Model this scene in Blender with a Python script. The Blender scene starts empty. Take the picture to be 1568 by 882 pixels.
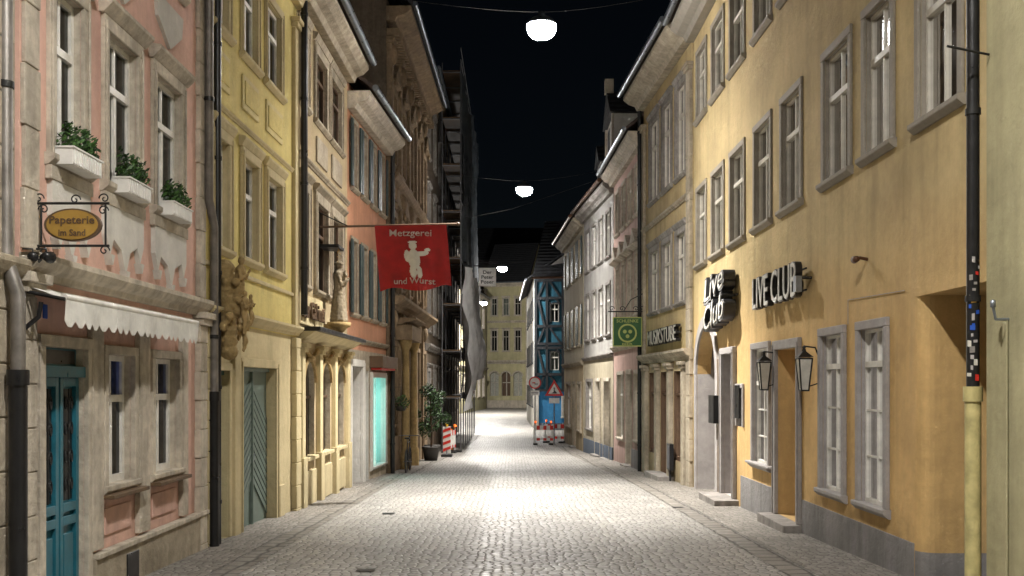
import bpy, bmesh, math, random
from mathutils import Vector, Matrix
random.seed(7)
F=1568.0; HZ=590.0; CX=784.0; CH=1.75
scene=bpy.context.scene
def drop(D):
    if D<=40: return 0.025*D
    if D<=55:
        s=(D-40)/15; return 1.0+0.375*s*(1-s)*0.5+0.1*s
    if D<=112: return 1.1-0.4*(D-55)/57
    return 0.7
def gz(D): return -drop(D)
# ---------------------------------------------------------------- materials
MATS={}
def newmat(name):
    m=bpy.data.materials.new(name); m.use_nodes=True
    nt=m.node_tree; b=nt.nodes['Principled BSDF']; MATS[name]=m
    return m,nt,b
def N(nt,t,**k):
    n=nt.nodes.new(t)
    for a,v in k.items(): setattr(n,a,v)
    return n
def L(nt,a,b): nt.links.new(a,b)
def math_(nt,op,a,b=None,c=None):
    n=N(nt,'ShaderNodeMath',operation=op)
    for i,v in enumerate((a,b,c)):
        if v is None: continue
        if isinstance(v,(int,float)): n.inputs[i].default_value=v
        else: L(nt,v,n.inputs[i])
    return n.outputs[0]
def noise(nt,vec,scale,detail=4,rough=.55):
    n=N(nt,'ShaderNodeTexNoise'); n.inputs['Scale'].default_value=scale
    n.inputs['Detail'].default_value=detail; n.inputs['Roughness'].default_value=rough
    L(nt,vec,n.inputs['Vector']); return n.outputs['Fac']
def maprange(nt,v,a,b,c,d):
    n=N(nt,'ShaderNodeMapRange'); L(nt,v,n.inputs[0])
    for i,x in enumerate((a,b,c,d)): n.inputs[i+1].default_value=x
    return n.outputs[0]
def scalecol(nt,col,fac):
    n=N(nt,'ShaderNodeVectorMath',operation='SCALE')
    if isinstance(col,tuple): n.inputs[0].default_value=col[:3]
    else: L(nt,col,n.inputs[0])
    L(nt,fac,n.inputs['Scale']); return n.outputs[0]
def mapping(nt,vec,s):
    n=N(nt,'ShaderNodeMapping'); n.inputs['Scale'].default_value=s; L(nt,vec,n.inputs['Vector']); return n.outputs[0]
def bump(nt,b,h,strength,dist):
    n=N(nt,'ShaderNodeBump'); n.inputs['Strength'].default_value=strength; n.inputs['Distance'].default_value=dist
    L(nt,h,n.inputs['Height']); L(nt,n.outputs[0],b.inputs['Normal'])
def plaster(name,col,var=.22,bm=.5,rough=.85,grime=True,tint=(.6,.52,.42),lit_low=None):
    m,nt,b=newmat(name); g=N(nt,'ShaderNodeNewGeometry').outputs['Position']
    n1=noise(nt,g,.7,4,.62); n2=noise(nt,mapping(nt,g,(2.2,2.2,.22)),1.6,3,.6); n4=noise(nt,g,9,5,.68)
    f=math_(nt,'MULTIPLY',maprange(nt,n1,.3,.7,1-var,1+var*.55),maprange(nt,n2,.3,.7,1-var*.7,1+var*.4))
    f=math_(nt,'MULTIPLY',f,maprange(nt,n4,.3,.7,.92,1.06))
    s=N(nt,'ShaderNodeSeparateXYZ'); L(nt,g,s.inputs[0])
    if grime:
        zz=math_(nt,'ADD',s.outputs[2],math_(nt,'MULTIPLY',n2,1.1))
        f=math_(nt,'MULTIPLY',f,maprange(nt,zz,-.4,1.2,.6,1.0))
    base=col
    if lit_low:
        q=N(nt,'ShaderNodeMix',data_type='RGBA'); L(nt,maprange(nt,math_(nt,'ADD',s.outputs[2],math_(nt,'MULTIPLY',n1,1.2)),2.8,4.4,0,1),q.inputs[0])
        q.inputs[6].default_value=(*lit_low,1); q.inputs[7].default_value=(*col,1); base=q.outputs[2]  # brighter lower tone blended by height: light gradient put into the wall colour
    c=scalecol(nt,base,f)
    mx=N(nt,'ShaderNodeMix',data_type='RGBA'); L(nt,maprange(nt,n2,.55,.8,0,.45),mx.inputs[0]); L(nt,c,mx.inputs[6])
    mx.inputs[7].default_value=(col[0]*tint[0],col[1]*tint[1]*1.1,col[2]*tint[2]*1.6,1)
    L(nt,mx.outputs[2],b.inputs['Base Color']); b.inputs['Roughness'].default_value=rough
    b.inputs['Specular IOR Level'].default_value=.25
    bump(nt,b,n4,bm,.025); return m
def simple(name,col,rough=.6,metal=0,var=.15,sc=6,emit=None,es=0,bm=.15,spec=.4):
    m,nt,b=newmat(name); g=N(nt,'ShaderNodeNewGeometry').outputs['Position']
    n1=noise(nt,g,sc,3,.6)
    L(nt,scalecol(nt,col,maprange(nt,n1,.3,.7,1-var,1+var)),b.inputs['Base Color'])
    L(nt,maprange(nt,n1,.3,.7,max(.03,rough-.08),min(1,rough+.08)),b.inputs['Roughness']); b.inputs['Metallic'].default_value=metal
    b.inputs['Specular IOR Level'].default_value=spec
    if bm>.2: bump(nt,b,noise(nt,g,sc*5,2),bm,.01)
    if emit:
        b.inputs['Emission Color'].default_value=(*emit,1); b.inputs['Emission Strength'].default_value=es
        if name!='cyan':
            try: m.cycles.emission_sampling='NONE'
            except Exception: pass
    return m
def stonemat(name,col):
    m,nt,b=newmat(name); g=N(nt,'ShaderNodeNewGeometry').outputs['Position']
    n1=noise(nt,g,1.5,3,.65); n2=noise(nt,g,12,5,.7); n3=noise(nt,mapping(nt,g,(3,3,.3)),2,3)
    f=math_(nt,'MULTIPLY',maprange(nt,n1,.3,.7,.7,1.15),maprange(nt,n2,.3,.7,.82,1.1))
    f=math_(nt,'MULTIPLY',f,maprange(nt,n3,.35,.7,1.08,.75))
    L(nt,scalecol(nt,col,f),b.inputs['Base Color']); b.inputs['Roughness'].default_value=.85
    b.inputs['Specular IOR Level'].default_value=.25
    bump(nt,b,n2,.7,.03); return m
def cobble(name,c0,c1,scale,rnd,arch,rough,sq=(1,1),jd=.5,bs=.6):
    m,nt,b=newmat(name); g=N(nt,'ShaderNodeNewGeometry').outputs['Position']
    s=N(nt,'ShaderNodeSeparateXYZ'); L(nt,g,s.inputs[0])
    wob=noise(nt,g,.9,1); wob2=noise(nt,g,2.3,1)
    y=s.outputs[1]
    if arch:
        a=math_(nt,'ABSOLUTE',math_(nt,'SINE',math_(nt,'MULTIPLY',s.outputs[0],math.pi/1.5)))
        y=math_(nt,'ADD',y,math_(nt,'MULTIPLY',a,arch))
    y=math_(nt,'ADD',y,math_(nt,'MULTIPLY',wob,.35)); x=math_(nt,'ADD',s.outputs[0],math_(nt,'MULTIPLY',wob2,.16))
    c=N(nt,'ShaderNodeCombineXYZ'); L(nt,math_(nt,'MULTIPLY',x,sq[0]),c.inputs[0]); L(nt,math_(nt,'MULTIPLY',y,sq[1]),c.inputs[1])
    v1=N(nt,'ShaderNodeTexVoronoi',voronoi_dimensions='2D',feature='F1'); v2=N(nt,'ShaderNodeTexVoronoi',voronoi_dimensions='2D',feature='DISTANCE_TO_EDGE')
    for v in (v1,v2):
        v.inputs['Scale'].default_value=scale; v.inputs['Randomness'].default_value=rnd; L(nt,c.outputs[0],v.inputs['Vector'])
    sc=N(nt,'ShaderNodeSeparateColor'); L(nt,v1.outputs['Color'],sc.inputs[0])
    joint=maprange(nt,v2.outputs['Distance'],.02,.12,0,1)
    n1=noise(nt,g,.35,5,.65); n2=noise(nt,g,30,2)
    mx=N(nt,'ShaderNodeMix',data_type='RGBA'); L(nt,sc.outputs[0],mx.inputs[0]); mx.inputs[6].default_value=(*c0,1); mx.inputs[7].default_value=(*c1,1)
    f=math_(nt,'MULTIPLY',maprange(nt,joint,0,1,jd,1),maprange(nt,n1,.3,.7,.7,1.18))
    f=math_(nt,'MULTIPLY',f,maprange(nt,n2,.3,.7,.85,1.1))
    L(nt,scalecol(nt,mx.outputs[2],f),b.inputs['Base Color'])
    r=math_(nt,'ADD',maprange(nt,joint,0,1,.95,rough),math_(nt,'MULTIPLY',math_(nt,'SUBTRACT',sc.outputs[1],.5),.2))
    L(nt,r,b.inputs['Roughness']); b.inputs['Specular IOR Level'].default_value=.6
    h=math_(nt,'ADD',maprange(nt,v2.outputs['Distance'],0,.28,0,1),math_(nt,'ADD',math_(nt,'MULTIPLY',n2,.12),math_(nt,'MULTIPLY',sc.outputs[2],.35)))
    bump(nt,b,h,bs,.014); return m
def glassmat(name):
    m=bpy.data.materials.new(name); m.use_nodes=True; nt=m.node_tree; nt.nodes.clear(); MATS[name]=m
    o=N(nt,'ShaderNodeOutputMaterial'); mx=N(nt,'ShaderNodeMixShader'); t=N(nt,'ShaderNodeBsdfTransparent'); gl=N(nt,'ShaderNodeBsdfGlossy')
    t.inputs[0].default_value=(.55,.6,.6,1); gl.inputs['Roughness'].default_value=.04
    fr=N(nt,'ShaderNodeFresnel'); fr.inputs[0].default_value=1.38
    g=N(nt,'ShaderNodeNewGeometry').outputs['Position']
    bp=N(nt,'ShaderNodeBump'); bp.inputs['Strength'].default_value=.25; bp.inputs['Distance'].default_value=.01; L(nt,noise(nt,g,3,1),bp.inputs['Height'])
    L(nt,bp.outputs[0],gl.inputs['Normal']); L(nt,fr.outputs[0],mx.inputs[0]); L(nt,t.outputs[0],mx.inputs[1]); L(nt,gl.outputs[0],mx.inputs[2]); L(nt,mx.outputs[0],o.inputs[0])
    return m
def netmat(name,col,alpha):
    m,nt,b=newmat(name); g=N(nt,'ShaderNodeNewGeometry').outputs['Position']
    n1=noise(nt,g,1.2,4); L(nt,scalecol(nt,col,maprange(nt,n1,.3,.7,.6,1.1)),b.inputs['Base Color'])
    L(nt,maprange(nt,n1,.35,.65,alpha,min(1,alpha+.25)),b.inputs['Alpha']); b.inputs['Roughness'].default_value=.8
    return m
def roofmat(name,col):
    m,nt,b=newmat(name); g=N(nt,'ShaderNodeNewGeometry').outputs['Position']
    w=N(nt,'ShaderNodeTexWave',wave_type='BANDS',bands_direction='Z'); w.inputs['Scale'].default_value=1.3; w.inputs['Distortion'].default_value=.6; L(nt,g,w.inputs[0])
    n=noise(nt,g,5,4); f=math_(nt,'MULTIPLY',maprange(nt,w.outputs['Fac'],0,1,.6,1.1),maprange(nt,n,.3,.7,.6,1.2))
    L(nt,scalecol(nt,col,f),b.inputs['Base Color']); b.inputs['Roughness'].default_value=.8; bump(nt,b,w.outputs['Fac'],.8,.04); return m

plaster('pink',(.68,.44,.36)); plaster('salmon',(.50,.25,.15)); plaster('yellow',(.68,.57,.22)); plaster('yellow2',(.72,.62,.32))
plaster('beige',(.44,.35,.21)); plaster('orange',(.50,.39,.20),var=.26,lit_low=(.66,.44,.19)); plaster('ochre2',(.44,.34,.17),var=.3); plaster('olive',(.42,.385,.23),var=.3)  # orange: lower wall painted brighter to stand in for the light falling there
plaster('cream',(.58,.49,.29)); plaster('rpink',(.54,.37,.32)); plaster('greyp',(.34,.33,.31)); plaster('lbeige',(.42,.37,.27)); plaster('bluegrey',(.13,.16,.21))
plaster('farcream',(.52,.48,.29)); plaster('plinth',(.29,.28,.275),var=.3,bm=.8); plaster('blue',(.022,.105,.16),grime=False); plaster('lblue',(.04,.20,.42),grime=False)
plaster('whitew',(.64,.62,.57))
stonemat('stone',(.40,.345,.26)); stonemat('stonew',(.56,.50,.41)); stonemat('darkstone',(.13,.10,.07)); stonemat('goldstone',(.38,.27,.12)); stonemat('greystone',(.27,.25,.23))
stonemat('brownst',(.23,.165,.10)); stonemat('statue',(.30,.25,.17))
simple('frame',(.70,.68,.63),.45); simple('greyframe',(.50,.47,.40),.5); simple('tgrey',(.25,.225,.185),.7,bm=.4); simple('tgrey2',(.33,.31,.30),.7,bm=.4); simple('brown',(.10,.06,.035),.5); simple('dark',(.02,.02,.022),.7)
simple('black',(.012,.012,.013),.35); simple('iron',(.02,.02,.02),.45,metal=.3); simple('pipegrey',(.20,.185,.17),.45,metal=.5,var=.3); simple('pipeyel',(.46,.40,.18),.5,var=.35)
simple('zinc',(.25,.28,.32),.35,metal=.8); simple('copper',(.12,.06,.035),.4,metal=.6)
simple('turq',(.018,.12,.165),.35); simple('green',(.03,.10,.08),.45); simple('greygreen',(.12,.16,.14),.5,var=.25); simple('shutter',(.03,.05,.05),.5)
simple('curtain',(.40,.40,.35),.9,var=.3,sc=9); simple('room',(.013,.012,.011),.9); simple('warmroom',(.3,.2,.08),.9,emit=(1,.6,.2),es=.07)
simple('blueglow',(.05,.08,.3),.6,emit=(.08,.2,1),es=.35); simple('cyan',(.3,.7,.7),.5,emit=(.35,1,.93),es=3.2)
simple('cloth',(.66,.65,.61),.9,var=.15); simple('red',(.36,.02,.022),.8,var=.25,sc=4); simple('white',(.72,.71,.68),.6,var=.12); simple('redp',(.6,.03,.02),.45,var=.1)
simple('gold',(.36,.22,.05),.45,metal=.2); simple('signgreen',(.02,.08,.025),.4); simple('signgold',(.36,.38,.12),.5); simple('yelp',(.75,.45,.03),.5)
simple('leaf',(.045,.11,.022),.55,var=.5,sc=14); simple('leafd',(.02,.045,.015),.6,var=.5,sc=9); simple('bark',(.09,.06,.04),.9); simple('pot',(.06,.055,.05),.7)
simple('wood',(.12,.075,.04),.7,var=.3); simple('steel',(.16,.16,.17),.5,metal=.5); simple('timber',(.010,.012,.016),.7); simple('redlamp',(.8,.1,.05),.4,emit=(1,.2,.04),es=5)
simple('frost',(.55,.53,.47),.25); simple('bulb',(1,1,1),.4,emit=(.98,.98,1),es=140,bm=0); simple('orangep',(.8,.2,.02),.5); simple('rubber',(.02,.02,.02),.8)
simple('signblue',(.02,.08,.4),.4)
glassmat('glass'); netmat('net',(.34,.42,.52),.5); netmat('netw',(.85,.85,.87),.96); netmat('netd',(.05,.06,.07),.75)
roofmat('roof',(.07,.045,.035)); roofmat('slate',(.03,.032,.037))
cobble('setts',(.215,.205,.19),(.34,.325,.30),9.2,.55,.28,.44,jd=.45,bs=.55); cobble('setts_small',(.15,.135,.115),(.26,.24,.21),10.5,.6,0,.65)
cobble('slabs',(.15,.135,.115),(.21,.195,.17),3.2,.12,0,.6,(1.1,1.0),jd=.35)
# ---------------------------------------------------------------- mesh helper
class Part:
    def __init__(s,name,bevel=0): s.name=name; s.v=[]; s.f=[]; s.m=[]; s.sm=[]; s.mats=[]; s.bevel=bevel
    def mi(s,m):
        if m not in s.mats: s.mats.append(m)
        return s.mats.index(m)
    def poly(s,pts,m,smooth=False):
        i=len(s.v); s.v+=[Vector(p) for p in pts]; s.f.append(tuple(range(i,i+len(pts)))); s.m.append(s.mi(m)); s.sm.append(smooth)
    def mesh(s,vs,fs,m,smooth=False):
        i=len(s.v); s.v+=[Vector(p) for p in vs]; k=s.mi(m)
        for f in fs: s.f.append(tuple(a+i for a in f)); s.m.append(k); s.sm.append(smooth)
    def hexa(s,p,m): s.mesh(p,[(0,1,2,3),(7,6,5,4),(0,4,5,1),(1,5,6,2),(2,6,7,3),(3,7,4,0)],m)
    def box(s,a,b,m):
        x0,y0,z0=a; x1,y1,z1=b
        s.hexa([(x0,y0,z0),(x1,y0,z0),(x1,y1,z0),(x0,y1,z0),(x0,y0,z1),(x1,y0,z1),(x1,y1,z1),(x0,y1,z1)],m)
    def extrude(s,pts,vec,m,smooth=False):
        n=len(pts); vec=Vector(vec); vs=[Vector(p) for p in pts]+[Vector(p)+vec for p in pts]
        s.mesh(vs,[tuple(range(n)),tuple(range(2*n-1,n-1,-1))],m)
        s.mesh(vs,[(i,(i+1)%n,(i+1)%n+n,i+n) for i in range(n)],m,smooth)
    def tube(s,pts,r,m,seg=8,caps=True):
        pts=[Vector(p) for p in pts]; rr=r if isinstance(r,(list,tuple)) else [r]*len(pts)
        vs=[];fs=[]; prev=None
        for i,p in enumerate(pts):
            d=(pts[min(i+1,len(pts)-1)]-pts[max(i-1,0)])
            if d.length<1e-9: d=Vector((0,0,1))
            d.normalize()
            a=prev if prev is not None else (Vector((0,0,1)) if abs(d.z)<.9 else Vector((1,0,0)))
            x=(a-d*a.dot(d))
            if x.length<1e-6: x=d.orthogonal()
            x.normalize(); y=d.cross(x); prev=x
            for k in range(seg):
                t=2*math.pi*k/seg; vs.append(p+(x*math.cos(t)+y*math.sin(t))*rr[i])
        for i in range(len(pts)-1):
            for k in range(seg): fs.append((i*seg+k,i*seg+(k+1)%seg,(i+1)*seg+(k+1)%seg,(i+1)*seg+k))
        s.mesh(vs,fs,m,True)
        if caps:
            s.poly(vs[:seg],m); s.poly(vs[-seg:],m)
    def lathe(s,c,prof,m,seg=16,axis='z'):
        vs=[];fs=[]; c=Vector(c)
        for r,h in prof:
            for k in range(seg):
                t=2*math.pi*k/seg
                if axis=='z': vs.append(c+Vector((r*math.cos(t),r*math.sin(t),h)))
                elif axis=='y': vs.append(c+Vector((r*math.cos(t),h,r*math.sin(t))))
                else: vs.append(c+Vector((h,r*math.cos(t),r*math.sin(t))))
        for i in range(len(prof)-1):
            for k in range(seg): fs.append((i*seg+k,i*seg+(k+1)%seg,(i+1)*seg+(k+1)%seg,(i+1)*seg+k))
        s.mesh(vs,fs,m,True)
    def build(s,parent=None,origin=Vector((0,0,0))):
        if not s.v: return None
        me=bpy.data.meshes.new(s.name); me.from_pydata([v-origin for v in s.v],[],s.f)
        for m in s.mats: me.materials.append(MATS[m])
        me.polygons.foreach_set('material_index',s.m); me.polygons.foreach_set('use_smooth',s.sm)
        bm=bmesh.new(); bm.from_mesh(me)
        if s.bevel or any(s.sm): bmesh.ops.recalc_face_normals(bm,faces=bm.faces)
        bm.to_mesh(me); bm.free(); me.update()
        o=bpy.data.objects.new(s.name,me); scene.collection.objects.link(o)
        if parent: o.parent=parent
        else: o.location=origin
        if s.bevel:
            b=o.modifiers.new('bev','BEVEL'); b.width=s.bevel; b.segments=1; b.limit_method='ANGLE'; b.angle_limit=math.radians(40)
        return o
def empty(name,loc):
    e=bpy.data.objects.new(name,None); e.location=loc; e.empty_display_size=.3; scene.collection.objects.link(e); return e
def group(name,parts,origin):
    e=empty(name,origin)
    for p in parts: p.build(e,Vector(origin))
    return e
def text_mesh(body,center,right,up,width,height,depth,mat,parent=None,porigin=None,name='lettering',bold=.012,shear=0,rot=0):
    c=bpy.data.curves.new(name,'FONT'); c.body=body; c.align_x='CENTER'; c.align_y='CENTER'; c.extrude=.02; c.bevel_depth=0; c.resolution_u=3; c.offset=bold; c.shear=shear
    o=bpy.data.objects.new(name+'_t',c); scene.collection.objects.link(o)
    dg=bpy.context.evaluated_depsgraph_get(); me=bpy.data.meshes.new_from_object(o.evaluated_get(dg)); bpy.data.objects.remove(o)
    xs=[v.co.x for v in me.vertices]; ys=[v.co.y for v in me.vertices]; w=max(xs)-min(xs); h=max(ys)-min(ys); cx=(max(xs)+min(xs))/2; cy=(max(ys)+min(ys))/2
    R=Vector(right).normalized(); U=Vector(up).normalized(); Nn=R.cross(U); C=Vector(center)
    base=Vector(porigin) if porigin is not None else Vector((0,0,0))
    for v in me.vertices:
        p=v.co.copy(); a=(p.x-cx)/w*width; bb=(p.y-cy)/h*height; a,bb=a*math.cos(rot)-bb*math.sin(rot),a*math.sin(rot)+bb*math.cos(rot)
        v.co=C+R*a+U*bb+Nn*((p.z+.02)/.04*depth)-base
    me.materials.clear(); me.materials.append(MATS[mat])
    ob=bpy.data.objects.new(name,me); scene.collection.objects.link(ob)
    if parent: ob.parent=parent
    return ob
# ---------------------------------------------------------------- building
class Bld:
    def __init__(s,name,P0,P1,side):
        s.name=name; s.P0=Vector((*P0,0)); P1=Vector((*P1,0)); d=P1-s.P0; s.L=d.length; s.t=d/s.L
        s.n=Vector((s.t.y,-s.t.x,0)) if side=='L' else Vector((-s.t.y,s.t.x,0)); s.side=side
        s.parts={}; s.op=[]; s.e=empty(name,s.P0+Vector((0,0,gz(s.P0.y))))
    def part(s,n,bevel=0):
        if n not in s.parts: s.parts[n]=Part(n,bevel)
        return s.parts[n]
    def W(s,u,z,o=0): return s.P0+s.t*u+s.n*o+Vector((0,0,z))
    def u(s,x,o=0):
        k=(x-CX)/F; p=s.P0+s.n*o; return (k*p.y-p.x)/(s.t.x-k*s.t.y)
    def D(s,u): return s.P0.y+s.t.y*u
    def g(s,u): return gz(s.D(u))
    def box(s,u0,u1,z0,z1,o0,o1,m,part='trim'):
        bev=.008 if part in('trim','door') and s.P0.y<30 else 0
        W=s.W; s.part(part,bev).hexa([W(u0,z0,o0),W(u1,z0,o0),W(u1,z0,o1),W(u0,z0,o1),W(u0,z1,o0),W(u1,z1,o0),W(u1,z1,o1),W(u0,z1,o1)],m)
    def prof(s,pts,u0,u1,m,part='trim'):
        s.part(part,.008 if part=='trim' and s.P0.y<30 else 0).extrude([s.W(u0,z,o) for o,z in pts],s.t*(u1-u0),m)
    def prism(s,pts,o0,o1,m,part='ornament'):
        s.part(part).extrude([s.W(u,z,o0) for u,z in pts],s.n*(o1-o0),m)
    def quad(s,pts,m,part): s.part(part).poly([s.W(*p) for p in pts],m)
    def cornice(s,z,h,o,m,u0=0,u1=None):
        u1=s.L if u1 is None else u1
        s.prof([(0,z),(o*.35,z),(o*.45,z+h*.3),(o*.75,z+h*.45),(o,z+h*.75),(o,z+h),(0,z+h)],u0+.004,u1-.004,m)
    def opening(s,u0,u1,z0,z1,depth,m):
        s.op.append((u0,u1,z0,z1)); d=-depth
        for q in ([(u0,z0,0),(u1,z0,0),(u1,z0,d),(u0,z0,d)],[(u0,z1,0),(u1,z1,0),(u1,z1,d),(u0,z1,d)],[(u0,z0,0),(u0,z1,0),(u0,z1,d),(u0,z0,d)],[(u1,z0,0),(u1,z1,0),(u1,z1,d),(u1,z0,d)]):
            s.quad(q,m,'reveals')
    def surround(s,u0,u1,z0,z1,w,m,sill=True,o=.035,hood=0):
        s.box(u0-w,u0,z0,z1,0,o,m); s.box(u1,u1+w,z0,z1,0,o,m); s.box(u0-w,u1+w,z1,z1+w,0,o+.004,m)
        if w>.11: s.box(u0-w+.02,u0-w+.05,z0,z1+w*.6,o,o+.018,m); s.box(u1+w-.05,u1+w-.02,z0,z1+w*.6,o,o+.018,m)
        if hood: s.prof([(0,z1+w),(.05,z1+w),(hood,z1+w+.09),(hood,z1+w+.13),(0,z1+w+.15)],u0-w-.05,u1+w+.05,m)
        if sill: s.prof([(0,z0-.1),(.03,z0-.1),(.09,z0-.05),(.09,z0),(0,z0+.006)],u0-w-.03,u1+w+.03,m)
    def window(s,u0,u1,z0,z1,frame='frame',trim='stonew',w=.12,sill=True,hood=0,transom=.68,mull=True,rev=None,depth=.34,inner='curtain',bars=0,so=.035,glassd=.12,shut=None,f=.055,mw=.03):
        if u0>u1: u0,u1=u1,u0
        u0+=w; u1-=w
        s.opening(u0,u1,z0,z1,depth+.1,rev or trim); g=glassd
        s.box(u0,u0+f,z0,z1,-g-.03,-g+.03,frame,'window_frames'); s.box(u1-f,u1,z0,z1,-g-.03,-g+.03,frame,'window_frames')
        s.box(u0+f,u1-f,z0,z0+f*1.3,-g-.03,-g+.03,frame,'window_frames'); s.box(u0+f,u1-f,z1-f,z1,-g-.03,-g+.03,frame,'window_frames')
        zt=z0+(z1-z0)*transom
        if transom<1: s.box(u0+f,u1-f,zt-.035,zt+.035,-g-.025,-g+.045,frame,'window_frames')
        um=(u0+u1)/2
        if mull:
            s.box(um-mw,um+mw,z0+f*1.3,(zt-.035) if transom<1 else z1-f,-g-.02,-g+.028,frame,'window_frames')
            if transom<1: s.box(um-.018,um+.018,zt+.035,z1-f,-g-.02,-g+.022,frame,'window_frames')
        for i in range(bars):
            zb=z0+(zt-z0)*(i+1)/(bars+1); s.box(u0+f,um-mw,zb-.012,zb+.012,-g-.015,-g+.02,frame,'window_frames'); s.box(um+mw,u1-f,zb-.012,zb+.012,-g-.015,-g+.02,frame,'window_frames')
        s.quad([(u0+f,z0+f,-g),(u1-f,z0+f,-g),(u1-f,z1-f,-g),(u0+f,z1-f,-g)],'glass','glass')
        if inner=='curtain':
            k=random.random(); W=u1-u0
            def cur(a,b,zb):
                nn=max(3,int((b-a)/.04)); P=s.part('curtains'); pts=[]
                for i in range(nn+1):
                    uu=a+(b-a)*i/nn; oo=-g-.1+.022*math.sin(i*1.9)
                    pts.append((uu,oo))
                for (ua,oa),(ub,ob) in zip(pts,pts[1:]): P.poly([s.W(ua,zb,oa),s.W(ub,zb,ob),s.W(ub,z1,ob),s.W(ua,z1,oa)],'curtain')
            if k<.3: cur(u0,u0+W*.25,z0); cur(u1-W*.25,u1,z0)
            elif k<.45: cur(u0,u1,z0+(z1-z0)*random.uniform(.5,.8))
            elif k<.52: cur(u0,u1,z0)
            s.quad([(u0,z0,-depth),(u1,z0,-depth),(u1,z1,-depth),(u0,z1,-depth)],'room','interior')
        else: s.quad([(u0,z0,-depth),(u1,z0,-depth),(u1,z1,-depth),(u0,z1,-depth)],inner,'interior')
        if w>.01: s.surround(u0,u1,z0,z1,w,trim,sill,so,hood)
        if shut:
            sw=(u1-u0)*.5
            for a in (u0-w-sw,u1+w):
                s.box(a,a+sw,z0,z1,.02,.06,shut,'shutters')
                for i in range(14):
                    zz=z0+.06+i*(z1-z0-.1)/14; s.box(a+.04,a+sw-.04,zz,zz+.03,.06,.075,shut,'shutters')
    def row(s,xs,z0,z1,**k):
        for a,b in xs: s.window(s.u(a),s.u(b),z0,z1,**k)
    def door(s,u0,u1,z0,z1,leaf='green',trim='stonew',w=.12,depth=.25,style='panel',step=True):
        if u0>u1: u0,u1=u1,u0
        u0+=w; u1-=w; s.opening(u0,u1,z0,z1,depth+.06,trim); d=-depth; um=(u0+u1)/2
        s.box(u0,u1,z0,z1,d-.05,d,leaf,'door')
        s.box(u0,u1,z1-.06,z1,d,d+.05,leaf,'door')
        if style=='panel':
            for a,b in ((u0+.05,um-.02),(um+.02,u1-.05)):
                for c,e in ((z0+.12,z0+(z1-z0)*.3),(z0+(z1-z0)*.35,z0+(z1-z0)*.62),(z0+(z1-z0)*.67,z1-.12)):
                    s.box(a+.03,b-.03,c,e,d,d+.022,leaf,'door'); s.box(a+.07,b-.07,c+.04,e-.04,d+.022,d+.035,leaf,'door')
            s.box(um-.015,um+.015,z0+.02,z1-.06,d,d+.04,leaf,'door')
        if style=='chevron':
            for side,(a,b) in enumerate(((u0+.04,um-.02),(um+.02,u1-.04))):
                n=16
                for i in range(n):
                    za=z0+.1+(z1-z0-.35)*i/n; dz=(b-a)*.7; h=(z1-z0-.35)/n*.72
                    if side==0: pts=[(a,za),(b,za+dz),(b,za+dz+h),(a,za+h)]
                    else: pts=[(a,za+dz),(b,za),(b,za+h),(a,za+dz+h)]
                    if za+dz+h<z1-.06: s.prism(pts,d+.001,d+.022,leaf,'door_boards')
            s.box(um-.02,um+.02,z0+.02,z1-.06,d,d+.05,leaf,'door')
        s.part('door_furniture').tube([s.W(um+.06,z0+1.0,d+.03),s.W(um+.06,z0+1.12,d+.05)],.012,'zinc',6)
        if w>.01: s.surround(u0,u1,z0,z1,w,trim,False)
        if step: s.box(u0-w,u1+w,z0-.4,z0-.004,-.2,.22,'greystone')
    def arch_fill(s,u0,u1,zs,zt,m,o0=-.2,o1=0.0,trim=None,tw=.14):
        um=(u0+u1)/2; r=(u1-u0)/2; h=zt-zs; n=14
        arc=[(um-r*math.cos(math.pi*i/n),zs+h*math.sin(math.pi*i/n)) for i in range(n+1)]
        for a,b in zip(arc,arc[1:]):
            s.prism([a,b,(b[0],zt+.002),(a[0],zt+.002)],o0,o1,m,'arch')
        if trim:
            oa=[(um-(r+tw)*math.cos(math.pi*i/n),zs+(h+tw)*math.sin(math.pi*i/n)) for i in range(n+1)]
            for i in range(n): s.prism([arc[i],arc[i+1],oa[i+1],oa[i]],o1+.001,o1+.05,trim,'arch')
    def pilaster(s,u0,u1,z0,z1,m,o=.07,cap=True,joints=0):
        if u0>u1: u0,u1=u1,u0
        if joints:
            z=z0;i=0
            while z<z1-.05:
                h=min(joints,z1-z); e=.02*(i%2); s.box(u0+e,u1-e,z+.006,z+h-.006,0,o,m); z+=h;i+=1
            s.box(u0+.03,u1-.03,z0,z1,0,o-.014,m)
        else: s.box(u0,u1,z0,z1,0,o,m)
        if cap:
            s.box(u0-.04,u1+.04,z1,z1+.08,0,o+.05,m); s.box(u0-.07,u1+.07,z1+.08,z1+.16,0,o+.09,m)
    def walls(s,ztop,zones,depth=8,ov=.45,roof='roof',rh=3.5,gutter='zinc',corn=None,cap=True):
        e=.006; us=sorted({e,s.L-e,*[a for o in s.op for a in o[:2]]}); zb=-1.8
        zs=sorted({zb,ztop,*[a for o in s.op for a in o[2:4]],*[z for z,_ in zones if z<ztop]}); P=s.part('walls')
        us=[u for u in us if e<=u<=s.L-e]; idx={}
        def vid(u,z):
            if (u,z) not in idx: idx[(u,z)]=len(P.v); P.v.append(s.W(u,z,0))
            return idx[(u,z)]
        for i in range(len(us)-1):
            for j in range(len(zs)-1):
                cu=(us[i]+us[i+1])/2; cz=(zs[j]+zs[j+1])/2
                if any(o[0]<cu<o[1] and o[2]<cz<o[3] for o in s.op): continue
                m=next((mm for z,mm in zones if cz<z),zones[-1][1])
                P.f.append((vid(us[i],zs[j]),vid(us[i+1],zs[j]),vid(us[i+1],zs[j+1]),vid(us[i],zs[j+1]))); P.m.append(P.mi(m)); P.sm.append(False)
        side=zones[-1][1]
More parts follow.
